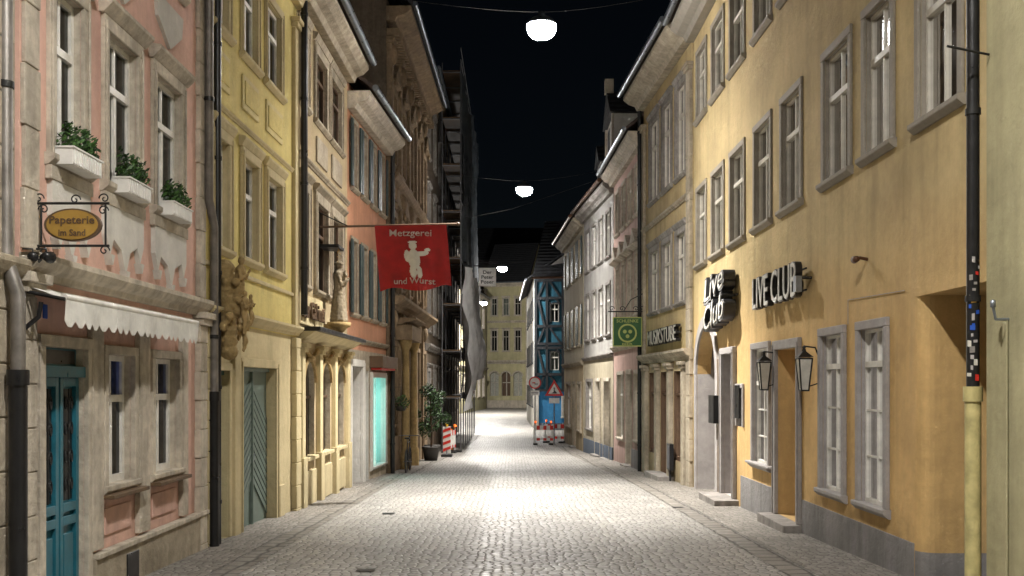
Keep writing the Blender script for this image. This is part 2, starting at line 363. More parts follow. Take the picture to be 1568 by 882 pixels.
        for uu in (e,s.L-e):
            s.quad([(uu,zb,0),(uu,ztop,0),(uu,ztop,-depth),(uu,zb,-depth)],side,'side_walls')
            s.quad([(uu,ztop,0),(uu,ztop,-depth),(uu,ztop+rh,-depth/2)],side,'side_walls')
        s.quad([(e,zb,-depth),(s.L-e,zb,-depth),(s.L-e,ztop,-depth),(e,ztop,-depth)],side,'side_walls')
        sl=rh/(depth/2)
        s.prof([(ov,ztop-ov*sl*.4),(ov,ztop-ov*sl*.4+.1),(-depth/2,ztop+rh+.12),(-depth-.3,ztop),(-depth,ztop-.08),(-depth/2,ztop+rh)],-.02,s.L+.02-.03,roof,'roof')
        zc=ztop-ov*sl*.4
        if corn: s.cornice(zc-.42,.40,ov-.06,corn)
        P=s.part('gutter'); P.tube([s.W(-.02,zc+.03,ov+.06),s.W(s.L-.02,zc+.03,ov+.06)],.075,gutter,10)
        k=0.4
        while k<s.L:
            P.tube([s.W(k,zc+.03,ov+.06-.09),s.W(k,zc-.05,ov+.06),s.W(k,zc+.03,ov+.06+.09)],.012,'iron',5); k+=.8
    def done(s):
        o=s.e.location
        for p in s.parts.values(): p.build(s.e,Vector(o))
        return s.e
def downpipe(name,X,D,z0,z1,r,mat,mat2=None,zs=None,kink=None):
    p=Part('pipe'); zg=z0
    if mat2: p.tube([(X,D,zg),(X,D,zs)],r*1.25,mat2,12); p.tube([(X,D,zs),(X,D,zs+.12)],r*1.5,mat2,12); a=zs
    else: a=zg
    if kink:
        zk,dx,dy=kink; p.tube([(X,D,a),(X,D,zk-.15),(X+dx*.5,D+dy*.5,zk),(X+dx,D+dy,zk+.15),(X+dx,D+dy,z1)],r,mat,12)
    else: p.tube([(X,D,a),(X,D,z1)],r,mat,12)
    z=a+.8
    while z<z1-.3:
        if kink and z>kink[0]: p.tube([(X+kink[1],D+kink[2],z),(X+kink[1],D+kink[2],z+.05)],r*1.2,'iron',12)
        elif not kink or z<kink[0]-.25: p.tube([(X,D,z),(X,D,z+.05)],r*1.2,'iron',12)
        z+=1.5
    return group(name,[p],(X,D,z0))
# ================================================================ GROUND
def sheet(name,x0f,x1f,Ds,off,mat,nx=1):
    vs=[];fs=[]
    for D in Ds:
        a=x0f(D);b=x1f(D)
        for i in range(nx+1): vs.append((a+(b-a)*i/nx,D,gz(D)+off))
    w=nx+1
    for j in range(len(Ds)-1):
        for i in range(nx): fs.append((j*w+i,j*w+i+1,(j+1)*w+i+1,(j+1)*w+i))
    me=bpy.data.meshes.new(name); me.from_pydata(vs,[],fs); me.materials.append(MATS[mat]); o=bpy.data.objects.new(name,me); scene.collection.objects.link(o); 
    for p in me.polygons: p.use_smooth=True
    return o
Ds=sorted(set([-30,0]+list(range(2,41,2))+list(range(41,56))+list(range(58,113,3))+[112,130,400]))
sheet('cobblestone_street',lambda D:-90,lambda D:90,Ds,0,'setts',6)
Dn=[-30]+[d for d in Ds if -10<=d<=60]
xs=lambda D: 3.05 if D<24 else 3.05-(D-24)*.035
sheet('pavement',lambda D:-xs(D)-6,lambda D:-xs(D)-.19,Dn,.008,'setts_small'); sheet('pavement',lambda D:xs(D)+.19,lambda D:xs(D)+6,Dn,.008,'setts_small')
sheet('stone_drain_channel',lambda D:-xs(D)-.17,lambda D:-xs(D)+.13,Dn,.006,'slabs'); sheet('stone_drain_channel',lambda D:xs(D)-.13,lambda D:xs(D)+.17,Dn,.006,'slabs')
for x,y in ((-2.1,17.4),(-1.6,11.2),(3.0,18.5)):
    p=Part('manhole_cover'); p.poly([(x-.1,y-.1,gz(y-.1)+.012),(x+.1,y-.1,gz(y-.1)+.012),(x+.1,y+.1,gz(y+.1)+.012),(x-.1,y+.1,gz(y+.1)+.012)],'iron'); p.build(None,Vector((x,y,gz(y))))
# ================================================================ LEFT SIDE
XL=-3.95
b=Bld('stone_townhouse',(XL-.02,2.0),(XL-.02,8.18),'L')
b.window(2.2,3.3,3.7,5.3,trim='stone'); b.window(2.2,3.3,.8,2.2,trim='stone')
b.pilaster(b.L-.5,b.L-.1,-.6,9,'stone',.05,joints=.42)
b.cornice(2.55,.2,.14,'stone'); b.walls(10,[(.1,'stone'),(99,'stone')],corn='stone'); b.done()
downpipe('drainpipe',-3.82,7.92,-.2,10,.055,'pipegrey','black',1.75,(2.6,-.1,.0))
# B1 pink
b=Bld('pink_stationery_shop',(XL,8.2),(XL,13.05),'L')
for x0,x1 in ((70,132),(154,214),(230,280)):
    u0,u1=b.u(x0),b.u(x1); b.window(u0,u1,3.72,5.2,trim='stonew',w=.13,hood=.14,so=.04,transom=.66,glassd=.09)
    um=(u0+u1)/2; hw=(u1-u0)/2
    b.box(um-hw-.02,um+hw+.02,3.5,3.62,0,.06,'stonew')
    pts=[(um-hw+.02,3.5),(um+hw-.02,3.5),(um+hw-.02,3.2),(um+hw-.12,3.02),(um+hw-.2,3.18),(um+.12,3.1),(um,2.86),(um-.12,3.1),(um-hw+.2,3.18),(um-hw+.12,3.02),(um-hw+.02,3.2)]
    b.prism(pts,0,.05,'whitew')
    for k in (-1,0,1): b.prism([(um+k*(hw-.12)-.05,3.02 if k else 2.9),(um+k*(hw-.12)+.05,3.02 if k else 2.9),(um+k*(hw-.12),2.78 if not k else 2.92)],.0,.075,'whitew')
    b.prism([(um-hw+.1,6.1),(um+hw-.1,6.1),(um+hw-.15,5.85),(um,5.6),(um-hw+.15,5.85)],0,.04,'whitew')
    b.window(u0,u1,6.4,7.9,trim='stonew',w=.15)
b.pilaster(.02,.3,2.85,9.2,'stonew',.04,joints=.5); b.pilaster(b.L-.28,b.L-.02,2.85,9.2,'stonew',.06,joints=.42)
b.pilaster(.02,.26,-.4,2.5,'stonew',.04,joints=.36); b.pilaster(b.L-.32,b.L-.02,-.6,2.5,'stonew',.08,joints=.36)
b.cornice(2.62,.2,.16,'stonew'); b.box(.01,b.L-.01,2.5,2.56,0,.05,'stonew')
ud0,ud1=b.u(62),b.u(128)
b.opening(ud0,ud1,-.3,2.08,.3,'stonew'); dd=-.07
b.box(ud0,ud1,-.3,2.08,dd-.06,dd,'turq','door'); b.box(ud0,ud1,1.82,1.92,dd,dd+.09,'turq','door')
um=(ud0+ud1)/2
for a,c in ((ud0+.03,um-.015),(um+.015,ud1-.03)):
    b.box(a,a+.06,-.25,1.82,dd,dd+.04,'turq','door'); b.box(c-.06,c,-.25,1.82,dd,dd+.04,'turq','door')
    for z in (-.22,.5,.62,1.74): b.box(a+.06,c-.06,z,z+.08,dd,dd+.04,'turq','door')
    b.box(a+.1,c-.1,-.06,.42,dd,dd+.03,'turq','door'); b.box(a+.07,c-.07,.72,1.72,dd,dd+.006,'black','door')
    P=b.part('ironwork'); cu=(a+c)/2
    P.tube([b.W(cu,.72,dd+.03),b.W(cu,1.72,dd+.03)],.008,'iron',6)
    for zc in (.85,1.1,1.35,1.58):
        for sg in (-1,1):
            P.tube([b.W(cu+sg*(.055-.045*math.exp(-i*.12)*math.cos(i*.6)),zc+.09*math.exp(-i*.1)*math.sin(i*.6),dd+.03) for i in range(18)],.007,'iron',5)
b.quad([(ud0+.05,1.94,dd+.01),(ud1-.05,1.94,dd+.01),(ud1-.05,2.06,dd+.01),(ud0+.05,2.06,dd+.01)],'black','door_glass')
b.surround(ud0,ud1,-.3,2.08,.1,'stonew',False,.05)
for x0,x1 in ((152,204),(226,272)):
    u0,u1=b.u(x0),b.u(x1); b.window(u0,u1,.78,2.05,trim='stonew',w=.09,transom=.66,frame='frame',so=.06,inner='curtain',glassd=.09)
    b.quad([(u0+.15,1.7,-.2),(u1-.15,1.7,-.2),(u1-.15,1.98,-.2),(u0+.15,1.98,-.2)],'blueglow','interior')
    b.box(u0-.04,u1+.04,.66,.70,0,.16,'wood'); b.box(u0+.1,u1-.1,.3,.56,0,.02,'pink')
for x0,x1 in ((133,150),(206,222),(273,281)): b.box(b.u(x0),b.u(x1),.2,2.5,0,.06,'stonew')
b.box(b.u(128)+.12,b.L-.02,-.9,.12,0,.07,'stone'); b.box(b.u(128)+.12,b.L-.02,.12,.17,0,.1,'stonew')
b.box(b.u(183),b.u(201),-.28,.05,.07,.085,'black'); 
b.walls(9.6,[(99,'pink')],corn='stonew'); 
b.box(b.u(48),b.u(55),2.3,2.42,.09,.1,'signblue'); b.done()
# awning
aw=Part('fabric'); y0,y1=8.22,11.7; xw=XL+.03; xf=-3.58; n=60
for i in range(n):
    a=y0+(y1-y0)*i/n; c=y0+(y1-y0)*(i+1)/n
    wv=lambda t:.012*math.sin(t*9)
    aw.poly([(xw,a,2.56),(xw,c,2.56),(xf,c,2.44),(xf,a,2.44)],'cloth')
    ph0=(i%3)/3; ph1=(i%3+1)/3; za=2.27-.055*math.sin(math.pi*ph0); zc=2.27-.055*math.sin(math.pi*ph1)
    aw.poly([(xf,a,2.44),(xf,c,2.44),(xf+wv(c),c,zc),(xf+wv(a),a,za)],'cloth')
fr=Part('roller'); fr.tube([(xf-.02,y0,2.46),(xf-.02,y1,2.46)],.03,'frame',8); fr.tube([(xw+.04,y0-.02,2.5),(xf,y0-.02,2.44)],.015,'iron'); fr.tube([(xw,y1,2.5),(xf,y1,2.44)],.015,'iron')
for yy in (9.2,10.4): fr.tube([(xw,yy,2.5),(xf,yy,2.47)],.02,'frame')
fr.tube([(xw,y0,2.2),(xw+.12,y0,2.3),(xw+.14,y0,2.42)],.02,'black')
group('shop_awning',[aw,fr],(xw,y0,2.4))
def spiral(P,c,ax,r,turns,rad,mat,s=1,ph=0):
    P.tube([Vector(c)+Vector(ax)*(s*r*(1-i/26)*math.cos(ph+i/26*turns*6.283))+Vector((0,0,r*(1-i/26)*math.sin(ph+i/26*turns*6.283))) for i in range(24)],rad,mat,6)
def hsign():
    D=8.44; o=(-3.6,D,3.07); P=Part('iron_bracket'); B=Part('board')
    P.tube([(-3.94,D,2.87),(-3.94,D,3.3)],.012,'iron'); P.tube([(-3.94,D,3.25),(-3.32,D,3.25)],.011,'iron'); P.tube([(-3.94,D,2.9),(-3.32,D,2.9)],.011,'iron'); P.tube([(-3.35,D,2.9),(-3.35,D,3.25)],.009,'iron'); P.tube([(-3.88,D,2.9),(-3.88,D,3.25)],.009,'iron')
    for x,z,s in ((-3.9,3.29,1),(-3.86,3.2,-1),(-3.36,3.29,-1),(-3.37,3.19,1),(-3.36,2.86,1),(-3.87,2.86,-1),(-3.6,3.28,1)): spiral(P,(x,D,z),(1,0,0),.045,1.4,.006,'iron',s)
    for r,th,m in ((1,.02,'brown'),(.9,.027,'gold')):
        B.extrude([(-3.615+.235*r*math.cos(a*math.pi/16),D-th,3.07+.135*r*math.sin(a*math.pi/16)) for a in range(32)],(0,2*th,0),m)
    e=group('oval_shop_sign',[P,B],o)
    text_mesh('Papeterie',(-3.615,D-.028,3.10),(1,0,0),(0,0,1),.37,.085,.004,'brown',e,o); text_mesh('im Sand',(-3.615,D-.028,3.005),(1,0,0),(0,0,1),.22,.055,.004,'brown',e,o)
hsign()
def spotl(x,d,z):
    P=Part('housing'); P.lathe((x,d,z),[(.0,-.05),(.03,-.05),(.045,.03),(.05,.05)],'black',12,'y'); P.tube([(x,d,z),(x,d-.02,z+.06),(x-.08,d-.02,z+.06)],.008,'black'); return group('spotlight',[P],(x,d,z))
spotl(-3.83,8.2,2.78); spotl(-3.72,8.2,2.78)
def leaves(P,c,r,n,size,mats,flat=1):
    for i in range(n):
        while True:
            v=Vector((random.uniform(-1,1),random.uniform(-1,1),random.uniform(-1,1)))
            if v.length<=1: break
        v=Vector((v.x*r[0],v.y*r[1],v.z*r[2])); p=Vector(c)+v
        a=Vector((random.gauss(0,1),random.gauss(0,1),random.gauss(0,1))).normalized(); d=a.orthogonal().normalized(); e=a.cross(d); s=size*random.uniform(.6,1.3)
        P.poly([p-d*s,p+e*s*.45,p+d*s,p-e*s*.45],random.choice(mats))
def flowerbox(yc,w,z):
    P=Part('planter'); x0=XL+.05; x1=XL+.2; P.box((x0,yc-w/2,z),(x1,yc+w/2,z+.14),'white')
    k=int(w/.05)
    for i in range(k): P.box((x1,yc-w/2+i*.05+.006,z+.01),(x1+.012,yc-w/2+i*.05+.034,z+.13),'white')
    P.box((x0-.0,yc-w/2-.01,z+.14),(x1+.018,yc+w/2+.01,z+.155),'white')
    Q=Part('plants'); 
    for i in range(4):
        yy=yc-w/2+w*(i+.5)/4; leaves(Q,(XL+.13,yy,z+.2+random.uniform(0,.06)),(.09,.10,.10),110,.03,['leaf','leaf','leafd'])
        for q in range(3): leaves(Q,(XL+.12+random.uniform(-.04,.04),yy+random.uniform(-.06,.06),z+.3+random.uniform(0,.08)),(.03,.03,.09),14,.03,['leaf','leafd'])
    group('flower_box',[P,Q],(x0,yc,z))
flowerbox(9.05,.62,3.64); flowerbox(10.33,.62,3.64); flowerbox(11.66,.66,3.64)
downpipe('drainpipe',-3.84,13.2,-.6,9.6,.055,'pipegrey','black',1.55,(3.95,0,-.22)); downpipe('drainpipe',-3.86,13.42,-.6,9.6,.05,'black')
# B2 yellow
b=Bld('yellow_townhouse',(-3.94,13.07),(-3.83,18.2),'L')
for xs_ in ((322,352),(367,396),(404,432)):
    u0,u1=b.u(xs_[0]),b.u(xs_[1]); b.window(u0,u1,3.6,5.05,trim='cream',w=.14,hood=.1,transom=.66,so=.05,glassd=.09); b.window(u0,u1,6.55,7.85,trim='cream',w=.13,transom=.66,glassd=.09)
    b.box(u0+.08,u1-.08,5.75,6.25,0,.03,'yellow2'); b.box(u0+.15,u1-.15,5.83,6.17,.03,.045,'yellow'); 
b.cornice(2.62,.16,.14,'cream'); b.cornice(5.45,.07,.05,'cream'); b.box(.02,b.L-.02,3.3,3.36,0,.04,'cream')
b.pilaster(b.L-.42,b.L-.04,-.8,2.58,'cream',.1,joints=.4,cap=False); b.pilaster(b.L-.36,b.L-.06,2.8,8.0,'cream',.07); b.pilaster(.02,.2,-.7,2.58,'cream',.06,joints=.4,cap=False)
b.door(b.u(322),b.u(352),b.g(.6),1.95,'green','cream',.1,.1)
b.door(b.u(366),b.u(424),b.g(3)-.02,2.02,'greygreen','cream',.13,.14,'chevron')
b.box(b.u(354),b.u(363),-.7,2.5,0,.06,'cream'); b.box(b.u(424)+.02,b.u(432),-.9,.1,0,.05,'cream')
b.walls(9.0,[(2.6,'cream'),(99,'yellow')],corn='cream',gutter='copper'); b.done()
downpipe('drainpipe',-3.68,18.15,3.0,9.0,.06,'black')
# B3 beige bar
b=Bld('beige_tavern',(-3.83,18.22),(-3.78,23.5),'L')
for x0,x1 in ((456,472),(480,502),(504,524)):
    u0,u1=b.u(x0),b.u(x1); b.window(u0,u1,3.6,5.3,trim='stone',w=.2,hood=.14,frame='brown',transom=.66,so=.06,glassd=.08); b.window(u0,u1,6.9,8.2,trim='stone',w=.2,frame='brown',hood=.1,glassd=.08)
    b.box(u0+.2,u1-.2,6.1,6.6,0,.04,'stone')
b.cornice(5.85,.1,.08,'stone')
for i in range(4):
    u=.05+i*(b.L-.4)/3; b.box(u,u+.32,-.9,.45,0,.12,'cream'); b.pilaster(u+.03,u+.29,.45,2.35,'cream',.09,joints=.0)
for i in range(3):
    u0=.05+.32+.14+i*(b.L-.4)/3; u1=u0+(b.L-.4)/3-.6
    b.opening(u0,u1,.35,2.2,.4,'stone'); b.arch_fill(u0,u1,1.8,2.2,'stone',-.16,0,'goldstone',.1)
    b.box(u0,u1,.35,.42,-.2,.1,'cream')
    b.quad([(u0,.35,-.32),(u1,.35,-.32),(u1,2.2,-.32),(u0,2.2,-.32)],'warmroom' if i==1 else 'room','interior')
    b.quad([(u0,.35,-.1),(u1,.35,-.1),(u1,2.2,-.1),(u0,2.2,-.1)],'glass','glass')
    for q in (.33,.66): b.box(u0+(u1-u0)*q-.02,u0+(u1-u0)*q+.02,.35,2.2,-.12,-.06,'brown','window_frames')
    b.box(u0,u1,1.5,1.55,-.125,-.06,'brown','window_frames')
    b.box(u0+.05,u1-.05,-.5,.15,0,.06,'cream')
    for k in range(9):
        a=k/8; P=b.part('garland'); P.lathe(b.W(u0+(u1-u0)*a,2.42-.14*math.sin(math.pi*a),.06),[(0,-.05),(.04,-.03),(.055,0),(.04,.03),(0,.05)],'goldstone',8)
b.box(.02,b.L+.1,2.72,2.8,0,.42,'black'); b.prof([(0,2.55),(.15,2.6),(.34,2.72),(0,2.72)],.02,b.L-.02,'cream')
b.box(.1,2.3,2.86,3.42,.0,.03,'cream')
b.walls(9.3,[(99,'beige')],corn='stone',gutter='zinc',ov=.55); e=b.done()
text_mesh('Bar Cabinet',b.W(1.2,3.15,.04),b.t,(0,0,1),1.95,.32,.05,'brown',e,e.location,bold=.02)
# B4 salmon
b=Bld('salmon_townhouse',(-3.79,23.52),(-3.5,28.45),'L')
for i in range(4):
    u0=.35+i*1.17; u1=u0+.78
    b.window(u0,u1,3.45,5.15,trim='stone',w=.1,frame='brown',glassd=.08); b.window(u0,u1,6.4,7.95,trim='stone',w=.1,frame='brown',glassd=.08)
    for a in (u0-.17,u1): 
        for z0,z1 in ((3.45,5.15),(6.4,7.95)): b.box(a,a+.17,z0,z1,.05,.09,'shutter','shutters')
b.cornice(2.75,.12,.1,'stone')
b.opening(.25,1.5,-.9,2.2,.5,'whitew'); b.quad([(.25,-.9,-.3),(1.5,-.9,-.3),(1.5,2.2,-.3),(.25,2.2,-.3)],'room','interior'); b.surround(.25,1.5,-.9,2.2,.16,'whitew',False,.08)
b.opening(1.95,2.5,-.9,2.1,.4,'whitew'); b.quad([(1.95,-.9,-.2),(2.5,-.9,-.2),(2.5,2.1,-.2),(1.95,2.1,-.2)],'green','interior')
u0,u1=2.8,4.55; b.opening(u0,u1,-.35,1.95,.5,'whitew'); b.quad([(u0,-.35,-.2),(u1,-.35,-.2),(u1,1.95,-.2),(u0,1.95,-.2)],'cyan','interior')
b.quad([(u0,-.35,-.08),(u1,-.35,-.08),(u1,1.95,-.08),(u0,1.95,-.08)],'glass','glass'); b.surround(u0,u1,-.35,1.95,.14,'whitew',True,.07)
b.box((u0+u1)/2-.03,(u0+u1)/2+.03,-.35,1.95,-.1,-.04,'frame','window_frames')
b.box(2.6,4.8,2.2,2.5,.0,.35,'brown'); b.box(2.7,4.7,2.15,2.2,.02,.3,'redp')
b.walls(8.75,[(2.6,'stone'),(99,'salmon')],corn='stonew',gutter='zinc',ov=.6); b.done()
downpipe('drainpipe',-3.32,28.5,-.7,8.4,.06,'iron')
# B5 baroque
b=Bld('baroque_stone_palace',(-3.5,28.5),(-3.32,39.0),'L')
nb=5; bw=b.L/nb
for i in range(nb):
    u0=i*bw+.5; u1=(i+1)*bw-.45
    for z0,z1 in ((4.7,6.6),(8.2,10.1)):
        b.window(u0,u1,z0,z1,trim='brownst',w=.2,frame='brown',hood=.25,so=.12)
        um=(u0+u1)/2; b.prism([(u0-.05,z1+.36),(u1+.05,z1+.36),(um,z1+.85)],0,.22,'brownst')
        for k in range(5): b.part('carving').lathe(b.W(u0+(u1-u0)*k/4,z0-.3-.1*math.sin(math.pi*k/4),.08),[(0,-.12),(.06,-.06),(.09,0),(.06,.07),(0,.12)],'brownst',8)
        for a in (u0,u1): b.part('carving').tube([b.W(a+.12*math.cos(q*.5),z1+.2+.12*math.sin(q*.5)*(1-q/16),.2) for q in range(13)],.04,'brownst',6)
    b.pilaster(i*bw-.0+.02,i*bw+.36,-1,11.3,'brownst',.16,joints=.55)
    for z in (7.2,11.0,3.6): b.part('carving').lathe(b.W(i*bw+.19,z,.18),[(0,-.3),(.09,-.2),(.14,0),(.1,.2),(0,.3)],'brownst',8)
    if i in (1,2): continue
    b.window(u0,u1,.6,2.9,trim='brownst',w=.15,frame='brown',so=.1)
b.cornice(3.9,.35,.5,'brownst'); b.cornice(7.4,.3,.35,'brownst')
b.door(bw+.4,2*bw-.3,b.g(3),2.6,'brown','brownst',.25,.4)
for u in (bw+.1,2*bw+.1): 
    P=b.part('columns'); P.lathe(b.W(u,-1.2,.28),[(.17,0),(.17,.9),(.12,1.0),(.115,2.5),(.10,4.0),(.16,4.12),(.2,4.3)],'goldstone',16)
b.box(bw-.15,2*bw+.4,3.1,3.55,0,.5,'brownst'); b.cornice(3.56,.2,.62,'brownst',bw-.2,2*bw+.45)
b.box(.02,b.L-.02,-1.3,.25,0,.1,'brownst')
for k in range(44): b.box(.05+k*b.L/44,.17+k*b.L/44,11.5,11.72,0,.35,'brownst')
b.walls(12.6,[(99,'darkstone')],corn='brownst',gutter='zinc',ov=.75,roof='slate'); b.done()
downpipe('drainpipe',-2.75,39.0,11.0,12.2,.07,'iron')
# B6
b=Bld('scaffolded_building',(-3.3,39.05),(-3.25,62.0),'L')
for i in range(8):
    u0=.8+i*2.8
    for z0 in (.3,3.9,7.4,10.8): b.window(u0,u0+1.3,z0,z0+2.0,trim='greystone',w=.18,frame='brown',hood=.12)
b.cornice(3.1,.25,.2,'greystone')
b.walls(14.0,[(99,'darkstone')],corn='brownst',roof='slate'); b.done()
P=Part('tubes'); Q=Part('planks'); Ys=[44+2.3*i for i in range(8)]
for yy in Ys:
    for xx in (-2.2,-3.0):
        P.tube([(xx,yy,gz(yy)),(xx,yy,15.6)],.03,'steel',6)
    for k in range(8):
        z=1.2+2*k; P.tube([(-2.2,yy,z),(-3.0,yy,z)],.025,'steel',5)
for k in range(8):
    z=1.2+2*k
    for dz in (0,.55,1.05): P.tube([(-2.2,Ys[0],z+dz),(-2.2,Ys[-1],z+dz)],.022,'steel',5)
    Q.box((-2.98,Ys[0],z+.03),(-2.24,Ys[-1],z+.08),'wood'); Q.box((-2.235,Ys[0],z+.08),(-2.215,Ys[-1],z+.24),'wood')
for i in range(7):
    z=1.2+2*(i%7); P.tube([(-2.17,Ys[i],z),(-2.17,Ys[i+1],z+2)],.025,'steel',5)
    if i<4: P.tube([(-2.17,Ys[i],z+4),(-2.17,Ys[i+1],z+6)],.025,'steel',5)
R=Part('netting')
def netsheet(y0,y1,z0f,z1f,x,mat,amp=.08,ny=24,nz=20):
    vs=[];fs=[]
    for j in range(nz+1):
        for i in range(ny+1):
            y=y0+(y1-y0)*i/ny; z=z0f(y)+(z1f(y)-z0f(y))*j/nz; xx=x(y,z) if callable(x) else x
            vs.append((xx+amp*math.sin(y*2.1+z*.9)+amp*.6*math.sin(z*2.7+y*5),y,z))
    for j in range(nz):
        for i in range(ny): fs.append((j*(ny+1)+i,j*(ny+1)+i+1,(j+1)*(ny+1)+i+1,(j+1)*(ny+1)+i))
    R.mesh(vs,fs,mat,True)
netsheet(52.5,60.3,lambda y:5.5,lambda y:15.8,-2.08,'net')
netsheet(44,52.5,lambda y:7.2,lambda y:15.2,-2.14,'netd')
netsheet(44.5,60.2,lambda y:.6+.24*(y-44.5),lambda y:5.6+.03*y,lambda y,z:-1.98+.5*math.exp(-((z-3.2)**2)/2.0)*math.sin((y-44.5)/15.7*3.14),'netw',.16,48,26)
group('scaffolding',[P,Q,R],(-2.2,44,gz(44)))
b=Bld('corner_townhouse',(-5.4,88),(-2.7,108),'L')
for i in range(7):
    u0=.8+i*2.75
    for z0 in (.6,4.2,7.6): b.window(u0,u0+1.5,z0,z0+2.1,trim='stonew',w=.2,frame='frame')
b.cornice(3.3,.3,.25,'stonew'); b.walls(11,[(99,'farcream')],corn='stonew'); b.done()
b=Bld('dark_townhouse',(-3.3,62.1),(-4.6,80),'L')
for i in range(6):
    for z0 in (.6,4.2,7.6): b.window(.8+i*2.8,2.2+i*2.8,z0,z0+2,trim='stone',w=.2)
b.walls(11,[(99,'lbeige')],corn='stone',roof='slate'); b.done()
b=Bld('classical_townhouse',(-3.1,113),(1.9,111.5),'L')
for i,(u0,u1) in enumerate(((.75,1.65),(2.1,3.0),(3.45,4.35))):
    b.window(u0,u1,9.4,11.3,trim='stonew',w=.12,frame='greyframe',hood=.12,glassd=.06); b.window(u0,u1,5.5,7.8,trim='stonew',w=.12,frame='greyframe',hood=.2,glassd=.06)
    b.opening(u0-.05,u1+.05,.6,3.2,.4,'stonew'); b.arch_fill(u0-.05,u1+.05,2.75,3.2,'farcream',-.2,0,'stonew',.16)
    b.quad([(u0-.05,.6,-.3),(u1+.05,.6,-.3),(u1+.05,3.2,-.3),(u0-.05,3.2,-.3)],'curtain' if i!=1 else 'brown','interior')
    b.box((u0+u1)/2-.05,(u0+u1)/2+.05,.6,3.2,-.28,-.2,'greyframe','window_frames'); b.box(u0,u1,2.0,2.1,-.28,-.2,'greyframe','window_frames')
b.pilaster(.05,.4,-1,12.2,'stonew',.15,joints=.6); b.pilaster(b.L-.4,b.L-.05,-1,12.2,'stonew',.15,joints=.6)
b.cornice(4.1,.4,.3,'stonew'); b.cornice(8.6,.25,.2,'stonew'); b.box(.02,b.L-.02,-1,.1,0,.15,'stonew')
b.walls(13.2,[(99,'farcream')],corn='stonew',roof='slate',rh=4.5,ov=.5); b.done()
b=Bld('hillside_house',(-9,135),(14,135),'L'); b.window(4,6,15,17); b.walls(16,[(99,'darkstone')],roof='slate',rh=7,ov=.6); b.done()
# Blue half timbered
b=Bld('blue_half_timbered_house',(1.4,64),(4.6,63.4),'L')
for (u0,u1) in ((.95,1.6),(2.1,2.8)):
    for z0 in (2.7,5.7): b.window(u0,u1,z0,z0+1.15,trim='timber',w=.07,frame='frame',sill=False,f=.035,glassd=.05,mw=.02)
b.window(1.7,2.6,-.2,1.0,trim='whitew',w=.08)
T=lambda u0,u1,z0,z1:b.box(u0,u1,z0,z1,0,.06,'timber','timber_frame')
for z in (1.35,2.35,4.0,4.25,5.35,7.1,8.2): T(.02,3.2,z,z+.17)
for u in (.02,.72,1.72,2.0,2.9): T(u,u+.15,1.5,8.3)
def diag(ua,za,ub,zb,w=.14):
    b.prism([(ua,za),(ua+w,za),(ub+w,zb),(ub,zb)],.0,.05,'timber','timber_braces')
for za,zb in ((1.52,2.35),(4.42,5.35)):
    diag(.17,za,.57,zb); diag(.9,zb,1.55,za); diag(2.15,za,2.75,zb)
for za,zb in ((2.52,4.0),(5.52,7.1)): diag(.55,za,.17,zb); diag(1.55,zb-.3,1.3,zb-.0)
diag(.17,7.27,.57,8.2); diag(.9,8.2,1.55,7.27); diag(2.15,7.27,2.75,8.2)
b.box(-.0,.28,-1.3,1.3,0,.1,'whitew'); b.box(.3,3.2,-1.3,-.6,0,.06,'bluegrey')
b.walls(8.6,[(1.35,'lblue'),(99,'blue')],roof='slate',rh=4,ov=.7,depth=9,gutter='copper'); b.done()
b=Bld('blue_house_side_wing',(1.38,64.1),(1.15,80),'L')
b.n=Vector((-b.t.y,b.t.x,0))
for i in range(5):
    for z0 in (.4,3.2,6.0): b.window(1+i*3,2.1+i*3,z0,z0+1.3,trim='timber',w=.08)
b.walls(8.5,[(1.35,'whitew'),(99,'greyp')],roof='slate',rh=3); b.done()
# ================================================================ RIGHT SIDE
XR=4.15
b=Bld('olive_townhouse',(3.76,2.0),(3.76,8.12),'R')
b.box(.02,b.L-.0,-.7,-.0,0,.03,'plinth'); b.window(1.5,2.6,3.8,5.5,trim='tgrey')
b.walls(10.5,[(99,'olive')],corn='tgrey'); b.done()
downpipe('drainpipe',3.70,8.22,-.3,10,.05,'black','pipeyel',1.62)
P=Part('stickers')
for k in range(22):
    z=1.78+k*.045+random.uniform(-.01,.01); a=random.uniform(-.7,.9)-1.9; ca,sa=math.cos(a),math.sin(a); h=random.uniform(.02,.055); w_=random.uniform(.008,.02)
    c0=Vector((3.70+.0525*ca,8.22+.0525*sa,z)); tt=Vector((-sa,ca,random.uniform(-.2,.2)))*w_
    P.poly([c0-tt,c0+tt,c0+tt+Vector((0,0,h)),c0-tt+Vector((0,0,h))],random.choice(['white','frost','signblue','redp','tgrey2','tgrey2','greystone','gold']))
P.build(None,Vector((3.7,8.2,2))).name='pipe_stickers'
P=Part('fixture'); P.tube([(3.76,7.75,2.25),(3.66,7.75,2.25),(3.64,7.75,2.35)],.012,'zinc'); P.tube([(3.745,7.75,2.25),(3.745,7.75,-.2)],.01,'olive'); P.lathe((3.64,7.75,2.34),[(0,0),(.02,.0),(.02,.05),(0,.06)],'zinc',10); group('pipe_vent',[P],(3.7,7.75,2.2))
b=Bld('yellow_club_building',(XR,7.2),(XR,23.38),'R'); U=b.u
UW=[(1404,1478),(1322,1372),(1260,1306),(1196,1230),(1155,1183),(1118,1142),(1090,1110),(1067,1083)]
for z0,z1 in ((4.42,6.05),(7.65,9.1)):
    b.row(UW,z0,z1,trim='tgrey',w=.11,frame='greyframe',rev='tgrey',transom=.66,f=.035,mw=.018,glassd=.08)
b.row([(1315,1363),(1257,1297)],.38,2.4,trim='tgrey2',w=.105,frame='frame',transom=.8,bars=2,so=.05,f=.035,mw=.018,glassd=.07)
